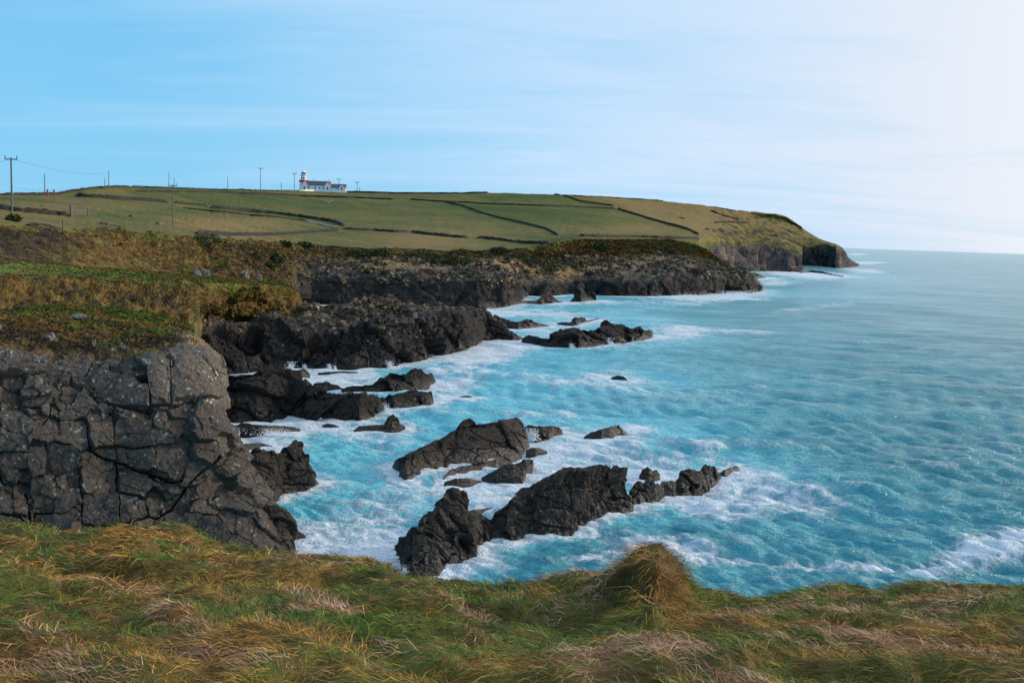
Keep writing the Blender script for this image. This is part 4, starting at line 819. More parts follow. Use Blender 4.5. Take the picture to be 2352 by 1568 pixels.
# spray where waves break on the rocks: drops and rags of foam
def spray(label, cx, cy, w_, h_, n_, d, seed, group='bursts of spray against the rocks'):
    r = np.random.default_rng(seed); s_ = d/FD; n_ *= 2
    bx = cx+r.normal(size=n_)*w_*.45; t = r.random(n_)**1.7
    px_ = bx+(bx-cx)*t*.6; py_ = cy-t*h_
    C_ = atd(px_, py_, d+r.normal(size=n_)*w_*s_*.3)
    sz = (.5+1.0*r.random(n_))*s_*(1.5-t)*1.0
    T_ = np.array([[1, 0, -.5], [-.6, .8, -.4], [-.5, -.8, -.4], [0, 0, .9]])
    V = (C_[:, None]+T_[None]*sz[:, None, None]*(.6+.8*r.random((n_, 4, 1)))).reshape(-1, 3)
    F = (np.arange(n_)[:, None, None]*4+np.array([[0, 1, 2], [0, 3, 1], [1, 3, 2], [2, 3, 0]])[None]).reshape(-1, 3)
    o = make('sea_spray', V, F, M_spray); tag(o, kind='stuff')
M_spray = flat_mat('white_foam', (.82, .86, .90), .6, .03, 1.0)
for k, (cx, cy, w_, h_, n_) in enumerate(((1222,1012,13,30,420),(668,846,8,16,160),(700,846,4,12,50),(756,849,5,14,60),(770,849,3,10,40),(892,843,10,16,150),(1440,793,10,18,0),(870,945,6,22,120),(886,945,6,20,120),(733,962,4,16,60),
        (1445,996,22,12,160),(1398,790,9,16,110),(1313,800,5,12,60),(628,1000,40,18,420),(1690,676,34,9,200),(1575,680,30,4,110),(1710,640,20,9,140),(928,1316,8,20,110),(545,1002,6,22,60),(1870,634,50,6,150),(1530,672,0,0,0))):
    if n_: spray('', cx, cy, w_, h_, n_, float(hd(atz(cx, cy)))-.3, 500+k)

# ------------------------------------------------------------------ blades and tufts
def palette(v, cols):
    cols = np.array(cols); x = np.clip(v, 0, .9999)*(len(cols)-1); i = x.astype(int); f = (x-i)[:, None]
    return cols[i]*(1-f)+cols[np.minimum(i+1, len(cols)-1)]*f
def blades(name, B, D, L, W, lift, droop, colr, r, segs=3):
    """B roots, D lean direction (unit, ground plane), L length, W width"""
    n_ = len(B); side = np.stack([D[:, 1], -D[:, 0], 0*D[:, 0]], 1)
    tw = r.normal(size=(n_, 1))*.6; side = side*np.cos(tw)+np.array([0, 0, 1])*np.sin(tw)
    V = []
    ts = np.linspace(0, 1, segs+1)
    for t in ts:
        hor = D*(L*(lift[1]*t+(1-lift[1])*t*t))[:, None]
        ver = np.array([0, 0, 1])*(L*lift[0]*(t-droop*t*t))[:, None] if np.ndim(droop) == 0 else np.array([0, 0, 1])*(L*lift[0]*(t-droop*t*t))[:, None]
        c = B+hor+ver
        w_ = (W*(1-t)**.7*.5)[:, None]
        if t < 1: V += [c-side*w_, c+side*w_]
        else: V += [c]
    V = np.stack(V, 1).reshape(-1, 3); m = 2*segs+1
    f = []
    for k in range(segs-1): f += [(2*k, 2*k+1, 2*k+3), (2*k, 2*k+3, 2*k+2)]
    f += [(2*segs-2, 2*segs-1, 2*segs)]
    F = (np.arange(n_)[:, None, None]*m+np.array(f)[None]).reshape(-1, 3)
    return make(name, V, F, M_blade, attrs={'col': np.repeat(colr, m, 0)})
def scatter(P, mask, n_, r):
    """random points on a grid sheet, weighted by area and mask"""
    a, b, c, d = P[:-1, :-1], P[:-1, 1:], P[1:, 1:], P[1:, :-1]
    ar = (np.linalg.norm(np.cross(b-a, c-a), axis=-1)+np.linalg.norm(np.cross(c-a, d-a), axis=-1))*.5*np.clip(mask[:-1, :-1], 0, None)
    cu = np.cumsum(ar.ravel()); k = np.minimum(np.searchsorted(cu, r.random(n_)*cu[-1]), ar.size-1); i, j = np.divmod(k, ar.shape[1])
    u_, v_ = r.random((n_, 1)), r.random((n_, 1))
    return a[i, j]*(1-u_)*(1-v_)+b[i, j]*u_*(1-v_)+c[i, j]*u_*v_+d[i, j]*(1-u_)*v_, i, j
STRAW = [(.060,.028,.006), (.19,.092,.016), (.37,.185,.032), (.52,.31,.080)]
GREEN = [(.012,.026,.003), (.046,.080,.007), (.100,.142,.014), (.23,.235,.038)]
PINK = [(.12,.052,.026), (.28,.130,.065), (.44,.25,.14), (.58,.40,.26)]
DARK = [(.010,.008,.004), (.030,.022,.010), (.055,.036,.014), (.09,.06,.025)]

# mid distance turf: coarse tufts
def mid_tufts(name, P, Z, n_, size, seed, rowsel=None):
    r = np.random.default_rng(seed); m = sst(.5, .9, Z[..., 0])*1.0
    if rowsel is not None: m = m*rowsel[:, None]
    B, i, j = scatter(P, m, n_, r); ds_ = hd(B)
    ang = r.normal(size=n_)*.9+math.radians(200); Dd = np.stack([np.sin(ang), np.cos(ang), 0*ang], 1)
    L = size*(.6+.9*r.random(n_))*ds_/100; W = .09*size/.4*ds_/100*(.7+.6*r.random(n_))
    bz = Z[i, j, 3]+1.3*(fbm(B/5., 3, seed))+.35*(r.random(n_)-.5); dk = Z[i, j, 4]+1.3*fbm(B/4., 3, seed+1)
    v = np.clip(.42+.5*fbm(B/1.2, 2, seed+4)+.35*(r.random(n_)-.5), 0, 1)
    c = np.where((bz > .5)[:, None], palette(v, STRAW)*.85, palette(v, GREEN)*1.25); c = np.where((dk > .55)[:, None], palette(v, DARK), c)
    tag(blades(name, B, Dd, L, W, (.75, .4), .45, c, r, 2), kind='stuff')
rs = np.ones(CPt.shape[0]); rs[:cliff_rows-4] = 0
mid_tufts('cliff_top_grass', CPt, CZt, 36000, .36, 201, rs)
rs = np.ones(TP.shape[0]); rs[:6] = 0
mid_tufts('terrace_grass', TP, TZ, 42000, .30, 202, rs)
rs = np.ones(L1P.shape[0]); rs[:3] = 0; rs[-6:] = 0
mid_tufts('slope_grass', L1P, L1Z, 42000, .34, 203, rs)

# ------------------------------------------------------------------ the grassy bank in front
px = np.concatenate([np.arange(-2400, -300, 24.0), np.arange(-300, 2700, 6.0), np.arange(2700, 5200, 24.0)])
sk = [(-420,1235,9.4),(0,1228,9.0),(100,1233,8.9),(200,1240,8.8),(260,1232,8.6),(290,1224,8.4),(330,1232,8.5),(400,1222,8.8),(440,1230,8.8),(480,1258,8.6),(560,1268,8.4),(640,1282,8.2),(700,1283,8.0),(780,1280,7.9),(850,1284,7.8),(890,1294,7.6),(930,1328,7.4),(1000,1345,7.2),(1100,1354,7.1),(1200,1356,7.0),(1300,1345,6.8),(1400,1320,6.5),(1470,1296,6.2),(1512,1286,6.1),(1545,1300,6.2),(1590,1342,6.6),(1640,1374,7.0),(1700,1387,7.3),(1780,1382,7.5),(1850,1366,7.7),(1950,1362,7.9),(2020,1374,8.0),(2050,1358,8.0),(2150,1350,8.1),(2210,1362,8.2),(2300,1354,8.3),(2800,1360,9)]
sk = [(a, b+9, c) for a, b, c in sk]
b1 = [(-420,1290,8.2),(0,1275,8.0),(200,1290,7.7),(290,1290,7.3),(400,1270,7.7),(500,1300,7.4),(700,1325,7.0),(900,1350,6.6),(1050,1372,6.5),(1200,1385,6.5),(1350,1390,6.4),(1440,1385,6.3),(1500,1362,5.9),(1550,1386,6.2),(1650,1400,6.3),(1800,1410,6.6),(2000,1405,6.8),(2300,1400,7.1),(2800,1400,8)]
b2 = [(-420,1360,6.6),(0,1340,6.5),(290,1380,6.0),(500,1380,5.9),(700,1390,5.7),(900,1405,5.6),(1050,1430,5.8),(1200,1450,5.9),(1350,1460,5.8),(1440,1455,5.4),(1500,1445,5.2),(1560,1452,5.3),(1700,1450,5.2),(2000,1455,5.5),(2300,1450,5.8),(2800,1450,6.5)]
b3 = [(-420,1450,5.1),(0,1440,5.0),(500,1460,4.7),(900,1470,4.6),(1200,1500,4.7),(1440,1500,4.4),(1500,1490,4.2),(2000,1520,4.4),(2800,1520,5)]
b4 = [(-420,1580,3.9),(600,1590,3.7),(1200,1600,3.7),(2000,1610,3.7),(2800,1600,4.2)]
b5 = [(-420,2000,2.4),(1200,2050,2.3),(2800,2000,2.5)]
off1 = [(a, b+34, c+.8) for a, b, c in sk]
R_ = [row(px, b5), row(px, b4), row(px, b3), row(px, b2), row(px, b1), row(px, sk), row(px, off1)]
e = R_[-1].copy(); aw = e[:, :2]/np.linalg.norm(e[:, :2], axis=1, keepdims=True); e[:, :2] += aw*1.2; e[:, 2] -= 2.5; R_.append(e)
e = e.copy(); e[:, :2] += aw*3.0; e[:, 2] -= 9; R_.append(e)
zt_ = np.stack([1+0*px, 0*px, 0*px, .6+0*px, .25+0*px], 1); zr_ = zt_.copy(); zr_[:, 0] = .2
P, Z = loft(R_, [12, 26, 24, 24, 24, 24, 8, 8], [zt_]*7+[zr_, zr_], True)
P = smooth(P, 3); n = gridn(P)
fade = np.ones(P.shape[0]); fade[:12] = .5
rowi = np.arange(P.shape[0])
lump = .13*fbm(P/np.array([.9, .6, .9]), 2, 301)+.07*fbm(P/.35, 3, 302)
P[..., 2] += lump*fade[:, None]*(1-.55*np.exp(-((rowi-134)/14.)**2))[:, None]
tag(grid('grass_bank', P, M_near, sm=True, attrs={'zone': Z[..., :3], 'tone': tone3(Z)}), kind='structure')
FP = P
r = np.random.default_rng(77)
vis = np.zeros(P.shape[0]); vis[9:150] = 1
wgt = vis[:, None]*(1/np.maximum(hd(P), 2.5)**1.2)
ppx, ppy = proj(P); wgt = wgt*((ppx > -420) & (ppx < 3000))
NB = 320000
B, i, j = scatter(P, wgt, NB, r)
nn = gridn(P)[i, j]; nn = nn*np.sign(nn[:, 2:3]+1e-9); down = nn*[1, 1, 0]
bx, by = proj(B)
fl_ = fbm(B*[.9, .9, .3], 3, 311)*3.0; base_ang = math.radians(250)+fl_*1.05
Dd = np.stack([np.sin(base_ang), np.cos(base_ang), 0*fl_], 1)+down*1.6
tw = lambda cx, cy, rx, ry: np.exp(-((bx-cx)/rx)**2-((by-cy)/ry)**2)
t1 = tw(1500, 1400, 48, 110); t2 = tw(285, 1300, 60, 75)         # the two hanging tussocks
for t_, cx in ((t1, 1490), (t2, 290)):
    tgt = np.stack([(bx-cx)/90., -np.ones_like(bx), 0*bx], 1); Dd = Dd*(1-.8*t_)[:, None]+tgt*t_[:, None]*1.0
Dd += r.normal(size=Dd.shape)*[.55, .55, 0]; Dd[:, 2] = 0; Dd /= np.linalg.norm(Dd, axis=1, keepdims=True)+1e-9
cl = fbm(B/.35, 2, 320); 
L = (.055+.095*r.random(NB)**1.5+.05*np.clip(cl, 0, 1))*(1+1.3*(t1+t2)); W = (.0026+.0020*r.random(NB))*np.clip(hd(B)/5., .8, 1.8)
kind = fbm(B/np.array([.8, .55, .8]), 3, 333); k2 = fbm(B/np.array([.7, .45, .7]), 3, 340)
v = np.clip(.40+.45*fbm(B/.16, 2, 345)+.95*(r.random(NB)-.5), 0, 1)
low = sst(1380, 1560, by)*.20*(sst(800, 200, bx)+.5*tw(2200,1500,200,60))
straw = (kind+.55*(r.random(NB)-.5)-.15*t1+.35*t2+.25*tw(500,1330,330,60)-.5*tw(1250,1450,280,60)-.3*tw(700,1400,150,30)-.35*tw(120,1420,150,40)) > .07
pinkm = (k2+.30*(r.random(NB)-.5)+low+.35*tw(500,1500,110,35)+.45*tw(2190,1480,110,50)+.3*tw(100,1530,160,40)) > .32
c = np.where(straw[:, None], palette(v, STRAW), palette(v, GREEN)); c = np.where(pinkm[:, None], palette(v, PINK), c)
up = np.clip(.48+.26*r.normal(size=NB)+.12*pinkm, .08, .95)
dr = .75+.35*r.random(NB)
blades('bank_grass', B+nn*.004, Dd, L, W, (up, .55), dr, c*1.5, r, 2)['kind'] = 'stuff'

# ------------------------------------------------------------------ dry stone field walls
def field_wall(label, pts, on, h=1.3, th=.8, group='dry stone field walls', name='stone_wall', cat='stone wall', seed=0, mat=None):
    r_ = np.random.default_rng(seed+900); pq = np.array(pts, float); kk = np.concatenate([np.linspace(i, i+1, max(2, int((pq[i+1, 0]-pq[i, 0])/7))+1)[:-1] for i in range(len(pq)-1)]+[[len(pq)-1]])
    W_ = np.array([on(np.interp(k, range(len(pq)), pq[:, 0]), np.interp(k, range(len(pq)), pq[:, 1])) for k in kk]); W_ = np.stack([np.convolve(np.pad(W_[:, q], 1, 'edge'), [.25, .5, .25], 'valid') for q in range(3)], 1)
    seg = np.concatenate([[0], np.cumsum(np.linalg.norm(np.diff(W_, axis=0), axis=1))]); n_ = int(np.clip(seg[-1]/.9, 6, 420))
    s_ = np.linspace(0, seg[-1], n_); C = np.stack([np.interp(s_, seg, W_[:, k]) for k in range(3)], 1)
    # follow the ground between the read points
    T = np.gradient(C, axis=0); T[:, 2] = 0; T /= np.linalg.norm(T, axis=1, keepdims=True)+1e-9; S_ = np.stack([-T[:, 1], T[:, 0], 0*T[:, 0]], 1)
    hh = h*(1+.16*pn(np.stack([s_/2., 0*s_+seed, 0*s_], 1), 3)+.1*r_.normal(size=n_)*1.0); hh *= np.clip(np.minimum(s_, seg[-1]-s_)/1.2, .3, 1)
    rings = []
    for (a, b) in ((-.62, -.8), (-.56, .35), (-.46, .8), (-.2, 1.0), (.2, 1.02), (.46, .8), (.56, .35), (.62, -.8)):
        p = C+S_*(a*th)+S_*(r_.normal(size=(n_, 1))*.05); p[:, 2] += hh*b+r_.normal(size=n_)*.05; rings.append(p)
    P_ = np.stack(rings)
    o = grid(name, P_, mat or M_stone); tag(o, label, cat, group); return o
WALLS = [
 ('stone wall along the left skyline, climbing to the round hilltop', [(0,448),(60,448),(136,446),(161,440),(201,435),(239,431),(265,430),(300,430)], 1.3),
 ('stone wall along the skyline from the hilltop towards the lighthouse', [(300,430),(390,433),(479,436),(587,438),(640,439)], 1.3),
 ('short thick wall on the left slope just below the hilltop', [(171,451),(277,458),(330,461),(383,465)], 2.2),
 ('thin wall high on the field left of the tall power pole', [(310,440),(400,441),(480,442),(587,444)], 1.2),
 ('short low wall right of the middle power pole', [(396,466),(421,469),(450,471),(478,474)], 1.6),
 ('long dark wall curving down to the bend of the lane', [(481,478),(551,485),(627,491),(702,501),(765,511),(788,520)], 2.6),
 ('wall behind the leftmost power pole, ending at a wooden gate', [(-60,476),(0,481),(76,489),(159,497)], 1.5),
 ('dark wall just above the cliff slope at the far left', [(60,518),(90,522),(126,529)], 1.2),
 ('wall with pale stones running up to the lane bend from the left', [(446,537),(500,540),(551,541),(627,540),(702,535),(775,529)], 1.5),
 ('straight wall right of the lane bend', [(783,527),(853,530),(911,534),(937,533)], 2.0),
 ('thick stretch of wall in the middle of the field edge', [(941,534),(979,539),(1020,543),(1050,546),(1075,547)], 2.2),
 ('wall closing the lower corner of the middle field', [(1093,547),(1139,551),(1165,555),(1200,559),(1248,560),(1264,558),(1296,549)], 2.2),
 ('dark wall on the skyline right of the outbuilding', [(795,442),(929,445),(1055,445),(1139,443),(1228,444),(1289,449)], 2.2),
 ('pale topped wall running down the middle of the green fields', [(1014,463),(1060,473),(1102,489),(1153,503),(1203,514),(1254,527),(1281,541)], 2.0),
 ('broken wall just below the lighthouse buildings', [(551,445),(640,448),(705,452),(725,452),(815,455),(904,459)], 2.0),
 ('long broken wall crossing high on the middle fields', [(939,459),(1005,463),(1072,466),(1112,469),(1241,473),(1291,474),(1412,480)], 1.8),
 ('curving wall dropping from the skyline on the right', [(1289,449),(1310,456),(1329,463),(1354,466),(1380,470),(1410,474)], 2.2),
 ('dark wall slanting down the right hand field', [(1415,480),(1455,493),(1505,508),(1543,518),(1581,529),(1604,541)], 2.8),
 ('low bank wall along the bottom of the right hand field', [(1327,543),(1390,545),(1463,545),(1530,548),(1606,549)], 2.4),
 ('wall climbing the brown slope near the headland', [(1628,483),(1658,496),(1697,506)], 2.6),
 ('low dark wall on top of the headland above the cliff', [(1638,512),(1680,511),(1721,513)], 2.6),
 ('thin wall on the skyline going down to the headland', [(1289,449),(1400,454),(1500,460),(1600,469),(1650,478),(1690,486)], 1.4)]
for k, (lb, p_, h_) in enumerate(WALLS): field_wall(lb, p_, onL0, h_*.55, .6+h_*.1, seed=k)
field_wall('low wall of pale stones along the edge of the coast slope', [(702,567),(750,569),(793,573),(853,577),(954,578),(1055,583),(1139,580)], onL0, .9, .9, seed=50)
def strip(name, pts, wd, mat):
    W_ = np.array([onL0(a, b) for a, b in pts]); t = np.linspace(0, 1, 60); k = np.linspace(0, 1, len(W_)); C = np.stack([np.interp(t, k, W_[:, q]) for q in range(3)], 1)
    T = np.gradient(C, axis=0); T[:, 2] = 0; T /= np.linalg.norm(T, axis=1, keepdims=True); S_ = np.stack([-T[:, 1], T[:, 0], 0*t], 1)
    P_ = np.stack([C-S_*wd/2, C, C+S_*wd/2]); P_[..., 2] += .28
    tag(grid(name, P_, mat, sm=True), kind='structure')
strip('lane', [(420,478),(480,484),(551,492),(627,498),(700,507),(735,515),(772,524)], 3.6, M_road)

# ------------------------------------------------------------------ boxes, tubes
def box(c, s, rz=0.0, top=1.0):
    """vertices and faces of a box centred at c; top scales the upper face"""
    x, y, z = [q/2 for q in s]; V = np.array([(-x,-y,-z),(x,-y,-z),(x,y,-z),(-x,y,-z),(-x*top,-y*top,z),(x*top,-y*top,z),(x*top,y*top,z),(-x*top,y*top,z)])
    cc_, ss_ = math.cos(rz), math.sin(rz); V = np.stack([V[:, 0]*cc_-V[:, 1]*ss_, V[:, 0]*ss_+V[:, 1]*cc_, V[:, 2]], 1)+np.array(c)
    return V, np.array([(0,3,2,1),(4,5,6,7),(0,1,5,4),(1,2,6,5),(2,3,7,6),(3,0,4,7)])
def lathe(prof, n_=16, c=(0, 0, 0)):
    a = np.arange(n_+1)*2*math.pi/n_; P_ = np.stack([np.stack([r_*np.cos(a), r_*np.sin(a), z+0*a], 1) for r_, z in prof])+np.array(c); return P_.reshape(-1, 3), gf(len(prof), n_+1)[:, ::-1]
def tube(pts, rad, n_=6):
    pts = np.array(pts, float); rad = np.broadcast_to(rad, (len(pts),)); T = np.gradient(pts, axis=0); T /= np.linalg.norm(T, axis=1, keepdims=True)
    up_ = np.where(np.abs(T[:, 2:3]) > .9, np.array([[1., 0, 0]]), np.array([[0, 0, 1.]])); A = np.cross(T, up_); A /= np.linalg.norm(A, axis=1, keepdims=True); B_ = np.cross(T, A)
    a = np.arange(n_+1)*2*math.pi/n_; P_ = pts[:, None]+(A[:, None]*np.cos(a)[None, :, None]+B_[:, None]*np.sin(a)[None, :, None])*rad[:, None, None]
    return P_.reshape(-1, 3), gf(len(pts), n_+1)
def join(*vf):
    V, F, k = [], [], 0
    for v, f in vf: V.append(v); F.append(f+k); k += len(v)
    return np.concatenate(V), np.concatenate(F)
def part(name, vf, mat, par, sm=False): return make(name, vf[0], vf[1], mat, par, sm)

# ------------------------------------------------------------------ power poles and wires
def pole(label, x, yt_, yb_, d=None, arm=True, rad=.14, on=onL0, sink=0):
    B_ = on(x, yb_) if d is None else atd(x, yb_, d); dist_ = float(hd(B_)); top_ = atd(x, yt_, dist_)[2]
    hgt = top_-B_[2]; root = empty('power_pole', B_); rr = max(rad, dist_*.00028)
    part('pole', tube([(0, 0, -1-sink), (0, 0, hgt*.5), (0, 0, hgt)], [rr*1.15, rr, rr*.8], 8), M_wood, root, True)
    if arm:
        aw_ = .95*max(1, dist_/420); 
        part('crossarm', box((0, 0, hgt-.25), (2*aw_, .16*max(1, dist_/300), .14*max(1, dist_/300))), M_iron, root)
        for sx_ in (-1, 1): part('insulator', lathe([(.0, 0), (.07*max(1, dist_/250), .02), (.04, .18), (.10*max(1, dist_/250), .26), (.05, .45), (0, .5)], 8, (sx_*aw_*.93, 0, hgt-.18)), M_iron, root, True)
    tag(root, label, 'power pole', 'power poles across the fields'); return B_, top_
p1 = pole('tallest nearest power pole at the left edge of the photo', 26, 362, 504)
pole('bare pole on the left skyline beside the red posts', 103, 399, 447, arm=False)
pole('bare tall pole standing on the round hilltop', 249, 392, 431, arm=False)
pole('short thin pole just left of the tall hilltop pole', 241, 408, 431, arm=False)
pole('thin bare pole rising behind the middle power pole', 388, 396, 436, arm=False, d=None)
pole('short bare pole touching the right of the middle power pole', 398, 408, 436, arm=False)
p5 = pole('power pole with crossarm in the middle of the left field', 397, 424, 521)
pole('lone thin bare pole on the skyline left of the lighthouse', 523, 406, 437, arm=False)
p7 = pole('tall power pole with wide crossarm between hilltop and lighthouse', 596, 386, 442)
pole('very short thin pole on the skyline near the lighthouse', 645, 418, 438, arm=False)
p9 = pole('power pole with crossarm just left of the lighthouse', 674.5, 398, 439)
p10 = pole('power pole behind the outbuilding roof', 777, 411, 439)
p11 = pole('power pole with crossarm right of the outbuilding', 819, 418, 441)
pole('stub pole furthest right on the skyline', 824, 430, 441, arm=False)
def wire(label, A_, B_, sag, rad=.02):
    t = np.linspace(0, 1, 24)[:, None]; C = A_*(1-t)+B_*t; C[:, 2] -= sag*4*(t*(1-t))[:, 0]
    o = make('power_line', *tube(C, np.maximum(rad, hd(C)*.00007), 4), M_iron); tag(o, label, 'wire', 'overhead wires')
wire('wire sagging from the left edge down to the skyline wall', atd(-120, 402, 170), atd(146, 436, 380), 1.0)
wire('wire from the nearest pole top towards the hilltop', atd(30, 366, float(hd(p1[0]))), atd(249, 394, 440), 1.5)
wire('upper wire running left from the nearest pole', atd(22, 366, float(hd(p1[0]))), atd(-160, 340, 120), 1)

# ------------------------------------------------------------------ lighthouse and its buildings (metres; 0.354 m per pixel at 800 m)
LD = 798.; PX = LD/FD
def lx(px_): return atd(px_, 433, LD)
LB = lx(697); LB[2] -= .6
lh = empty('lighthouse', LB)
def drum(name, prof, mat, par=lh): return part(name, lathe(prof, 20), mat, par, True)
drum('base', [(3.1, -1.5), (3.1, 4.9), (2.7, 5.5)], M_white)
drum('gallery', [(2.6, 5.4), (3.7, 5.7), (3.7, 6.0), (2.3, 6.0)], M_red)
t0 = drum('gallery_rail', [(3.6, 6.0), (3.6, 7.0), (3.5, 7.0), (3.5, 6.0)], M_red)
tower = drum('tower', [(2.25, 5.9), (2.1, 8.0), (2.05, 10.6)], M_white)
for a in (-.6, .35): part('window', box((2.12*math.sin(a), -2.12*math.cos(a), 8.5), (.75, .3, 1.7), a), M_darkglass, lh)
part('stripe', lathe([(2.32, 6.5), (2.30, 7.2)], 20), M_red, lh, True)
drum('lantern_gallery', [(2.0, 10.5), (2.5, 10.7), (2.5, 11.3), (2.2, 11.3)], M_white)
drum('lantern', [(1.75, 11.2), (1.75, 13.0)], M_darkglass)
for a in np.arange(8)*math.pi/4: part('glazing_bar', box((1.78*math.cos(a), 1.78*math.sin(a), 12.1), (.2, .2, 1.9), a), M_white, lh)
drum('dome', [(2.1, 12.9), (2.05, 13.2), (1.4, 13.9), (.5, 14.4), (.25, 14.6), (.25, 15.1), (0, 15.3)], M_white)
tag(lh, 'short white lighthouse tower with red gallery on the hill', 'lighthouse')
def house(label, pxa, pxb, d, eave, ridge, depth, wallm, gable_px=None, chim=(), wins=(), cat='house', name='cottage', rz=0.0, gables=()):
    A_, B_ = atd(pxa, 434, d), atd(pxb, 436, d); c = (A_+B_)/2; ln = abs(B_[0]-A_[0]); c[2] = min(A_[2], B_[2])-1.6
    o = empty(name, c, rz); e_ = eave+1.2; r_ = ridge+1.2
    V = np.array([(-ln/2,-depth/2,0),(ln/2,-depth/2,0),(ln/2,depth/2,0),(-ln/2,depth/2,0),(-ln/2,-depth/2,e_),(ln/2,-depth/2,e_),(ln/2,depth/2,e_),(-ln/2,depth/2,e_),(-ln/2,0,r_),(ln/2,0,r_)])
    F = np.array([(0,1,5,4),(2,3,7,6),(1,2,6,5),(3,0,4,7),(4,5,9,8),(6,7,8,9),(5,6,9,9),(7,4,8,8)]); make('wall', V, F[:4], wallm, o)
    make('gable', V, np.array([(5,6,9),(7,4,8)]), wallm, o)
    hw = depth/2+.35; hl_ = ln/2+.3; zz = e_-.15; q = .25
    RV = np.array([(-hl_,-hw,zz),(hl_,-hw,zz),(hl_,0,r_+.1),(-hl_,0,r_+.1),(-hl_,hw,zz),(hl_,hw,zz)]); RV = np.concatenate([RV, RV+[0, 0, q]])
    RF = np.array([(6,7,8,9),(9,8,11,10),(1,0,3,2),(2,3,4,5),(0,1,7,6),(4,10,11,5),(1,2,8,7),(2,5,11,8),(0,6,9,3),(3,9,10,4)]); rf = make('roof', RV, RF, M_slate, o)
    for x in chim:
        ch = part('chimney', box((x, 0, r_+.7), (1.1, .9, 2.0)), M_white, rf)
    for x, w_, h_, z_ in wins: part('window', box((x, -depth/2-.04, z_), (w_, .14, h_)), M_darkglass, o)
    for gx_, gw, gh in gables:                                # cross gables facing the viewer
        y0 = -depth/2-1.6; GV = np.array([(gx_-gw/2,y0,0),(gx_+gw/2,y0,0),(gx_+gw/2,y0,e_-.3),(gx_,y0,gh+1.2),(gx_-gw/2,y0,e_-.3),(gx_-gw/2,0,0),(gx_+gw/2,0,0),(gx_+gw/2,0,e_-.3),(gx_,0,gh+1.2),(gx_-gw/2,0,e_-.3)])
        make('gable', GV, np.array([(0,1,2,4),(1,6,7,2),(5,0,4,9),(4,2,3,3)]), wallm, o)
        k = .3; s1 = GV[[4, 3, 8, 9]]+[-.1, -.2, .12]; s2 = GV[[3, 2, 7, 8]]+[.1, -.2, .12]; s1[0] += [-k, 0, -k]; s1[3] += [-k, 0, -k]; s2[1] += [k, 0, -k]; s2[2] += [k, 0, -k]
        sv = np.concatenate([s1, s2]); sv = np.concatenate([sv, sv+[0, 0, .2]]); f = []
        for b_ in (0, 4): f += [(8+b_,9+b_,10+b_,11+b_),(b_,3+b_,2+b_,1+b_),(b_,1+b_,9+b_,8+b_),(1+b_,2+b_,10+b_,9+b_),(2+b_,3+b_,11+b_,10+b_),(3+b_,b_,8+b_,11+b_)]
        make('barge_board', sv, np.array(f), M_red if gh > 6 else M_slate, o)
        part('window', box((gx_, y0-.04, 2.4), (1.0, .14, 1.9)), M_darkglass, o)
    tag(o, label, cat); return o
house('long white keeper\'s cottage with slate roof and gabled ends beside the tower', 697, 760, 790, 3.6, 6.6, 7.0, M_white, chim=(-2.6, 9.0), wins=((-6.0,.9,1.3,2.9),(-.9,.9,1.6,2.8),(2.6,.8,1.3,2.8),(5.6,.9,1.3,2.7)), gables=((-8.9, 5.0, 6.6), (8.9, 5.0, 6.2)), name='cottage')
house('low outbuilding with dark slate roof right of the cottage', 762, 795, 785, 1.6, 4.2, 7.0, M_white, name='outbuilding', cat='outbuilding', gables=((3.0, 5.6, 3.9),))
field_wall('low white boundary wall in front of the lighthouse buildings', [(684,438.5),(720,439.5),(760,441),(796,443)], onL0, 1.0, .5, group=None, name='boundary_wall', cat='wall', seed=70, mat=M_white)

# ------------------------------------------------------------------ gate, posts
def post(label, x, y, h, mat, w_=.2):
    B_ = onL0(x, y); V, F = box((0, 0, h/2-.2), (w_, w_, h+.4)); c2 = box((0, 0, h+.06), (w_*1.2, w_*1.2, .12), 0, .5)
    V, F = join((V, F), c2); o = make('gate_post', V, F, mat); o.location = B_; tag(o, label, 'post', 'posts in the fields')
post('left one of the two red posts at the skyline wall', 107, 450, 2.0, M_red, .4)
post('right one of the two red posts at the skyline wall', 124, 450, 1.9, M_red, .4)
post('leaning grey stake above the coast slope', 143, 531, 1.6, M_wood)
g0, g1 = onL0(162, 498), onL0(200, 497)
gt = empty('field_gate', g0); dv = g1-g0
for k in range(4): part('bar', tube([(0, 0, .3+k*.32), tuple(dv+[0, 0, .3+k*.32])], .07, 5), M_wood, gt)
part('gate_post', box((0, 0, .9), (.35, .35, 2.6)), M_wood, gt); part('gate_post', box(tuple(dv+[0, 0, .7]), (.25, .25, 1.8)), M_wood, gt)
tag(gt, 'old wooden bar gate at the end of the wall behind the nearest pole', 'gate')

# ------------------------------------------------------------------ loose boulders
def boulder(label, on, x, y, w_, h_, seed, mat, group='pale boulders lying in the turf'):
    B_ = on(x, y); s_ = float(hd(B_))/FD*.82; a, b = np.meshgrid(np.linspace(0, math.pi, 13), np.linspace(0, 2*math.pi, 21), indexing='ij')
    U = np.stack([np.sin(a)*np.cos(b), np.sin(a)*np.sin(b), np.cos(a)], -1); q = U*1.7+seed*3.1
    rr = 1+.45*facet(q, (1, 1, 1), 1.0, None, seed)[0]+.12*fbm(q*2, 2, seed)
    rr[:, -1] = rr[:, 0]; rr[0] = rr[0, 0]; rr[-1] = rr[-1, 0]
    P_ = U*rr[..., None]*np.array([w_*s_/2, w_*s_/2*.8, h_*s_*.60]); P_[..., 2] += h_*s_*.12
    o = grid('boulder', P_[:, ::-1], mat); o.location = B_; o.rotation_euler = (0, 0, seed*1.3); tag(o, label, 'boulder', group)
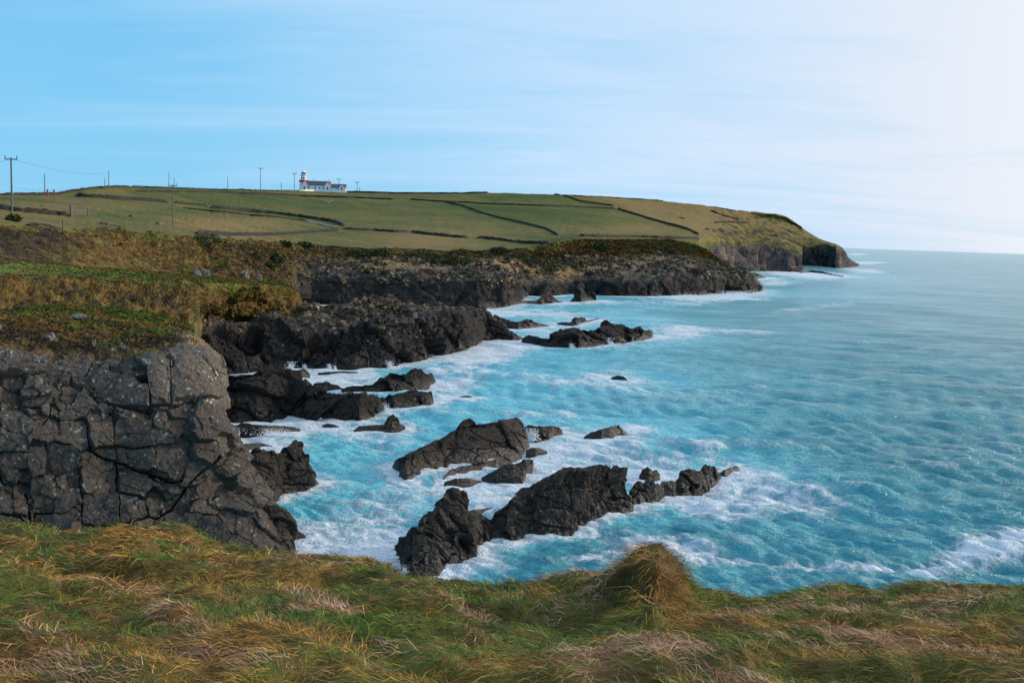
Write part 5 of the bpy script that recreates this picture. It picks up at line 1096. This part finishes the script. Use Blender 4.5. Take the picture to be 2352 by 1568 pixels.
BL = [(onC,133,783,30,24,'pale triangular boulder in the turf above the near cliff'),(onC,118,779,12,14,'small orange stone left of the triangular boulder'),(onC,146,785,12,11,'small rounded stone right of the triangular boulder'),(onC,239,792,13,18,'white upright stone in the heather above the near cliff'),(onC,270,787,18,10,'flat pale stone right of the upright white stone'),(onC,229,774,8,12,'small stone above the white upright stone'),(onC,309,800,15,16,'grey stone in bare earth near the cliff corner'),(onC,288,806,18,10,'low grey stone left of the bare earth'),(onC,330,782,6,6,'tiny white stone in the bare earth'),(onC,250,836,20,8,'thin slab lying at the cliff edge'),(onC,168,821,9,6,'little white stone in the dark heather'),(onC,47,779,10,5,'small flat white stone at the far left turf'),(onC,3,756,20,18,'grey boulder cut by the left edge of the photo'),
      (onC,228,728,40,10,'long flat grey slab lying on the upper turf terrace'),(onC,372,832,26,14,'grey slab on top of the large square blocks'),(onC,300,822,16,10,'low block in heather just above the blocks'),(onC,96,828,24,18,'grey block standing proud at the upper left cliff edge')]
for k, (on, x, y, w_, h_, lb) in enumerate(BL): boulder(lb, on, x, y, w_, h_, k+1, M_pale if 'grey' not in lb else flat_mat('grey_stone', (.16, .15, .14), .9, .4, 3.0))
rock('rock_slab', 'large pale grey slab sloping off the right end of the near cliff top', [(455,806),(465,797),(480,793),(497,797),(512,810)], [(455,830),(475,830),(495,828),(512,818)], 1.2) if False else None
for k, (on, x, y, w_, h_, lb) in enumerate([(onL1,448,636,26,22,'left one of the pale lichened outcrops at the back of the terrace'),(onL1,474,638,26,26,'middle one of the pale lichened outcrops at the back of the terrace'),(onL1,562,638,30,26,'white speckled outcrop under the dark bushes'),(onL1,590,642,22,24,'grey white outcrop next to the cliff gully'),
      (onL0,1655,530,18,9,'domed pale rock on the headland slope'),(onL0,1622,528,14,6,'flat pinkish rock beside the domed headland rock'),(onL0,1638,531,12,6,'low pinkish rock between two headland rocks'),(onL0,1811,533,9,10,'pale rock high on the headland near the tip'),(onL0,1563,501,18,4,'scatter of pale stones in the brown right hand field'),(onL0,1780,541,12,8,'pale stone midway up the headland slope'),(onL0,1735,533,10,5,'small stone on the headland above the cliff'),(onL0,1788,510,6,4,'tiny white stone near the headland skyline'),
      (onL0,275,500,10,7,'left one of the two white stones in the left field'),(onL0,300,498,14,9,'right one of the two white stones in the left field'),(onL0,365,515,20,9,'grey outcrop in the grass left of the middle pole'),(onL0,238,515,26,10,'heap of dark field stones below the gate'),(onL0,262,519,18,6,'low heap of stones at the foot of the dark heap'),
      (onL1,1300,590,26,9,'cluster of pale yellow rocks on the coast slope'),(onL1,1340,592,22,8,'right part of the pale yellow rocks on the coast slope')]):
    boulder(lb, on, x, y, w_, h_, k+40, M_pale, 'pale rocks showing through the grass')

# ------------------------------------------------------------------ dark bushes along the cliff edge
def bush(label, on, x, y, w_, h_, seed):
    r_ = np.random.default_rng(seed); B_ = on(x, y); s_ = float(hd(B_))/FD; W_, Hh = w_*s_/2, h_*s_
    root = empty('gorse_bush', B_); n_ = 520
    v_ = r_.normal(size=(n_, 3)); v_ /= np.linalg.norm(v_, axis=1, keepdims=True); rad = .55+.5*r_.random((n_, 1))**.5; rad *= 1+.35*pn(v_*2.2+seed, 3)[:, None]
    C_ = v_*rad*[W_, W_*.8, Hh*.6]; C_[:, 2] += Hh*.35
    T_ = r_.normal(size=(n_, 3, 3))*s_*2.1; V = (C_[:, None]+T_).reshape(-1, 3); F = np.arange(n_*3).reshape(-1, 3)
    v2 = np.clip(r_.random(n_), 0, 1); col_ = palette(v2, [(.008, .014, .004), (.020, .034, .008), (.040, .060, .014), (.07, .08, .02)])
    make('foliage', V, F, M_blade, root, attrs={'col': np.repeat(col_, 3, 0)})
    part('stem', tube([(0, 0, -.5), (.1, 0, Hh*.3), (.15, .1, Hh*.7)], [.12, .09, .04], 5), M_wood, root)
    tag(root, label, 'bush', 'dark gorse bushes on the coast slope')
BU = [(30,508,28,14,'round dark bush at the foot of the nearest power pole'),(470,560,62,22,'bright topped dark bush high on the coast slope'),(590,556,24,12,'small bush on the slope edge left of the pale stone wall'),(655,566,26,12,'bush just before the pale stone wall starts'),(702,568,36,12,'bush beside the start of the pale stone wall'),(830,588,60,16,'dark bush below the middle of the pale stone wall'),(872,590,34,18,'bush right of the largest bush under the stone wall'),(965,594,60,16,'dark wide bush under the dark field wall'),(1010,604,60,18,'low dark bush hanging over the ochre cliff'),(1050,606,50,18,'bush right above the tall crack in the cliff'),(1145,580,44,12,'bush at the right end of the pale stone wall'),(1240,562,30,12,'bush by the field corner wall'),(1258,622,60,34,'deep dark bush over the mouth of the cove'),(1200,600,70,16,'dark bush left of the cove'),(1310,612,80,18,'long dark bush right of the cove'),(1375,572,46,14,'dark bush on the rough slope below the right hand field'),(1530,580,50,12,'dark bush near the start of the headland cliff'),(1470,570,30,9,'small bush on the rough slope right of centre'),(630,602,26,22,'shaggy bush above the cliff gully'),(620,618,24,18,'lower shaggy bush above the cliff gully')]
for k, (x, y, w_, h_, lb) in enumerate(BU): bush(lb, onL1 if y > 552 else onL0, x, y, w_, h_, 700+k)

# ------------------------------------------------------------------ gull in flight
GB = atd(755.5, 464, 150); gr = empty('gull', GB, math.radians(-70))
body = lathe([(0, -.34), (.035, -.30), (.075, -.12), (.085, .02), (.065, .14), (.045, .2), (.05, .26), (.03, .32), (.012, .35), (0, .39)], 10)
bv = np.stack([body[0][:, 2], body[0][:, 0], body[0][:, 1]], 1); make('body', bv, body[1], M_gull, gr, True)
for s_ in (-1, 1):
    t = np.linspace(0, 1, 9); chord = .17*(1-t)**.45+.015; lift = .34*np.sin(t*2.0)*(.9 if s_ > 0 else .55); y = s_*(.05+.58*t); sw = .06*np.sin(t*3.1)-.14*t*t
    le = np.stack([sw+chord*.4, y, lift+.02], 1); mdl = np.stack([sw, y, lift+.035], 1); te = np.stack([sw-chord*.6, y, lift], 1); bt = np.stack([sw, y, lift+.005], 1)
    make('wing', *(lambda Pw: (Pw.reshape(-1, 3), gf(*Pw.shape[:2])))(np.stack([le, mdl, te, bt, le])), M_gull, gr, True)
tl = np.array([(-.30,-.03,0),(-.30,.03,0),(-.46,.07,.01),(-.46,-.07,.01),(-.30,-.03,.02),(-.30,.03,.02),(-.46,.07,.02),(-.46,-.07,.02)])
make('tail', tl, np.array([(0,3,2,1),(4,5,6,7),(0,1,5,4),(1,2,6,5),(2,3,7,6),(3,0,4,7)]), M_gull, gr)
tag(gr, 'white gull gliding low over the green field with raised wings', 'gull')
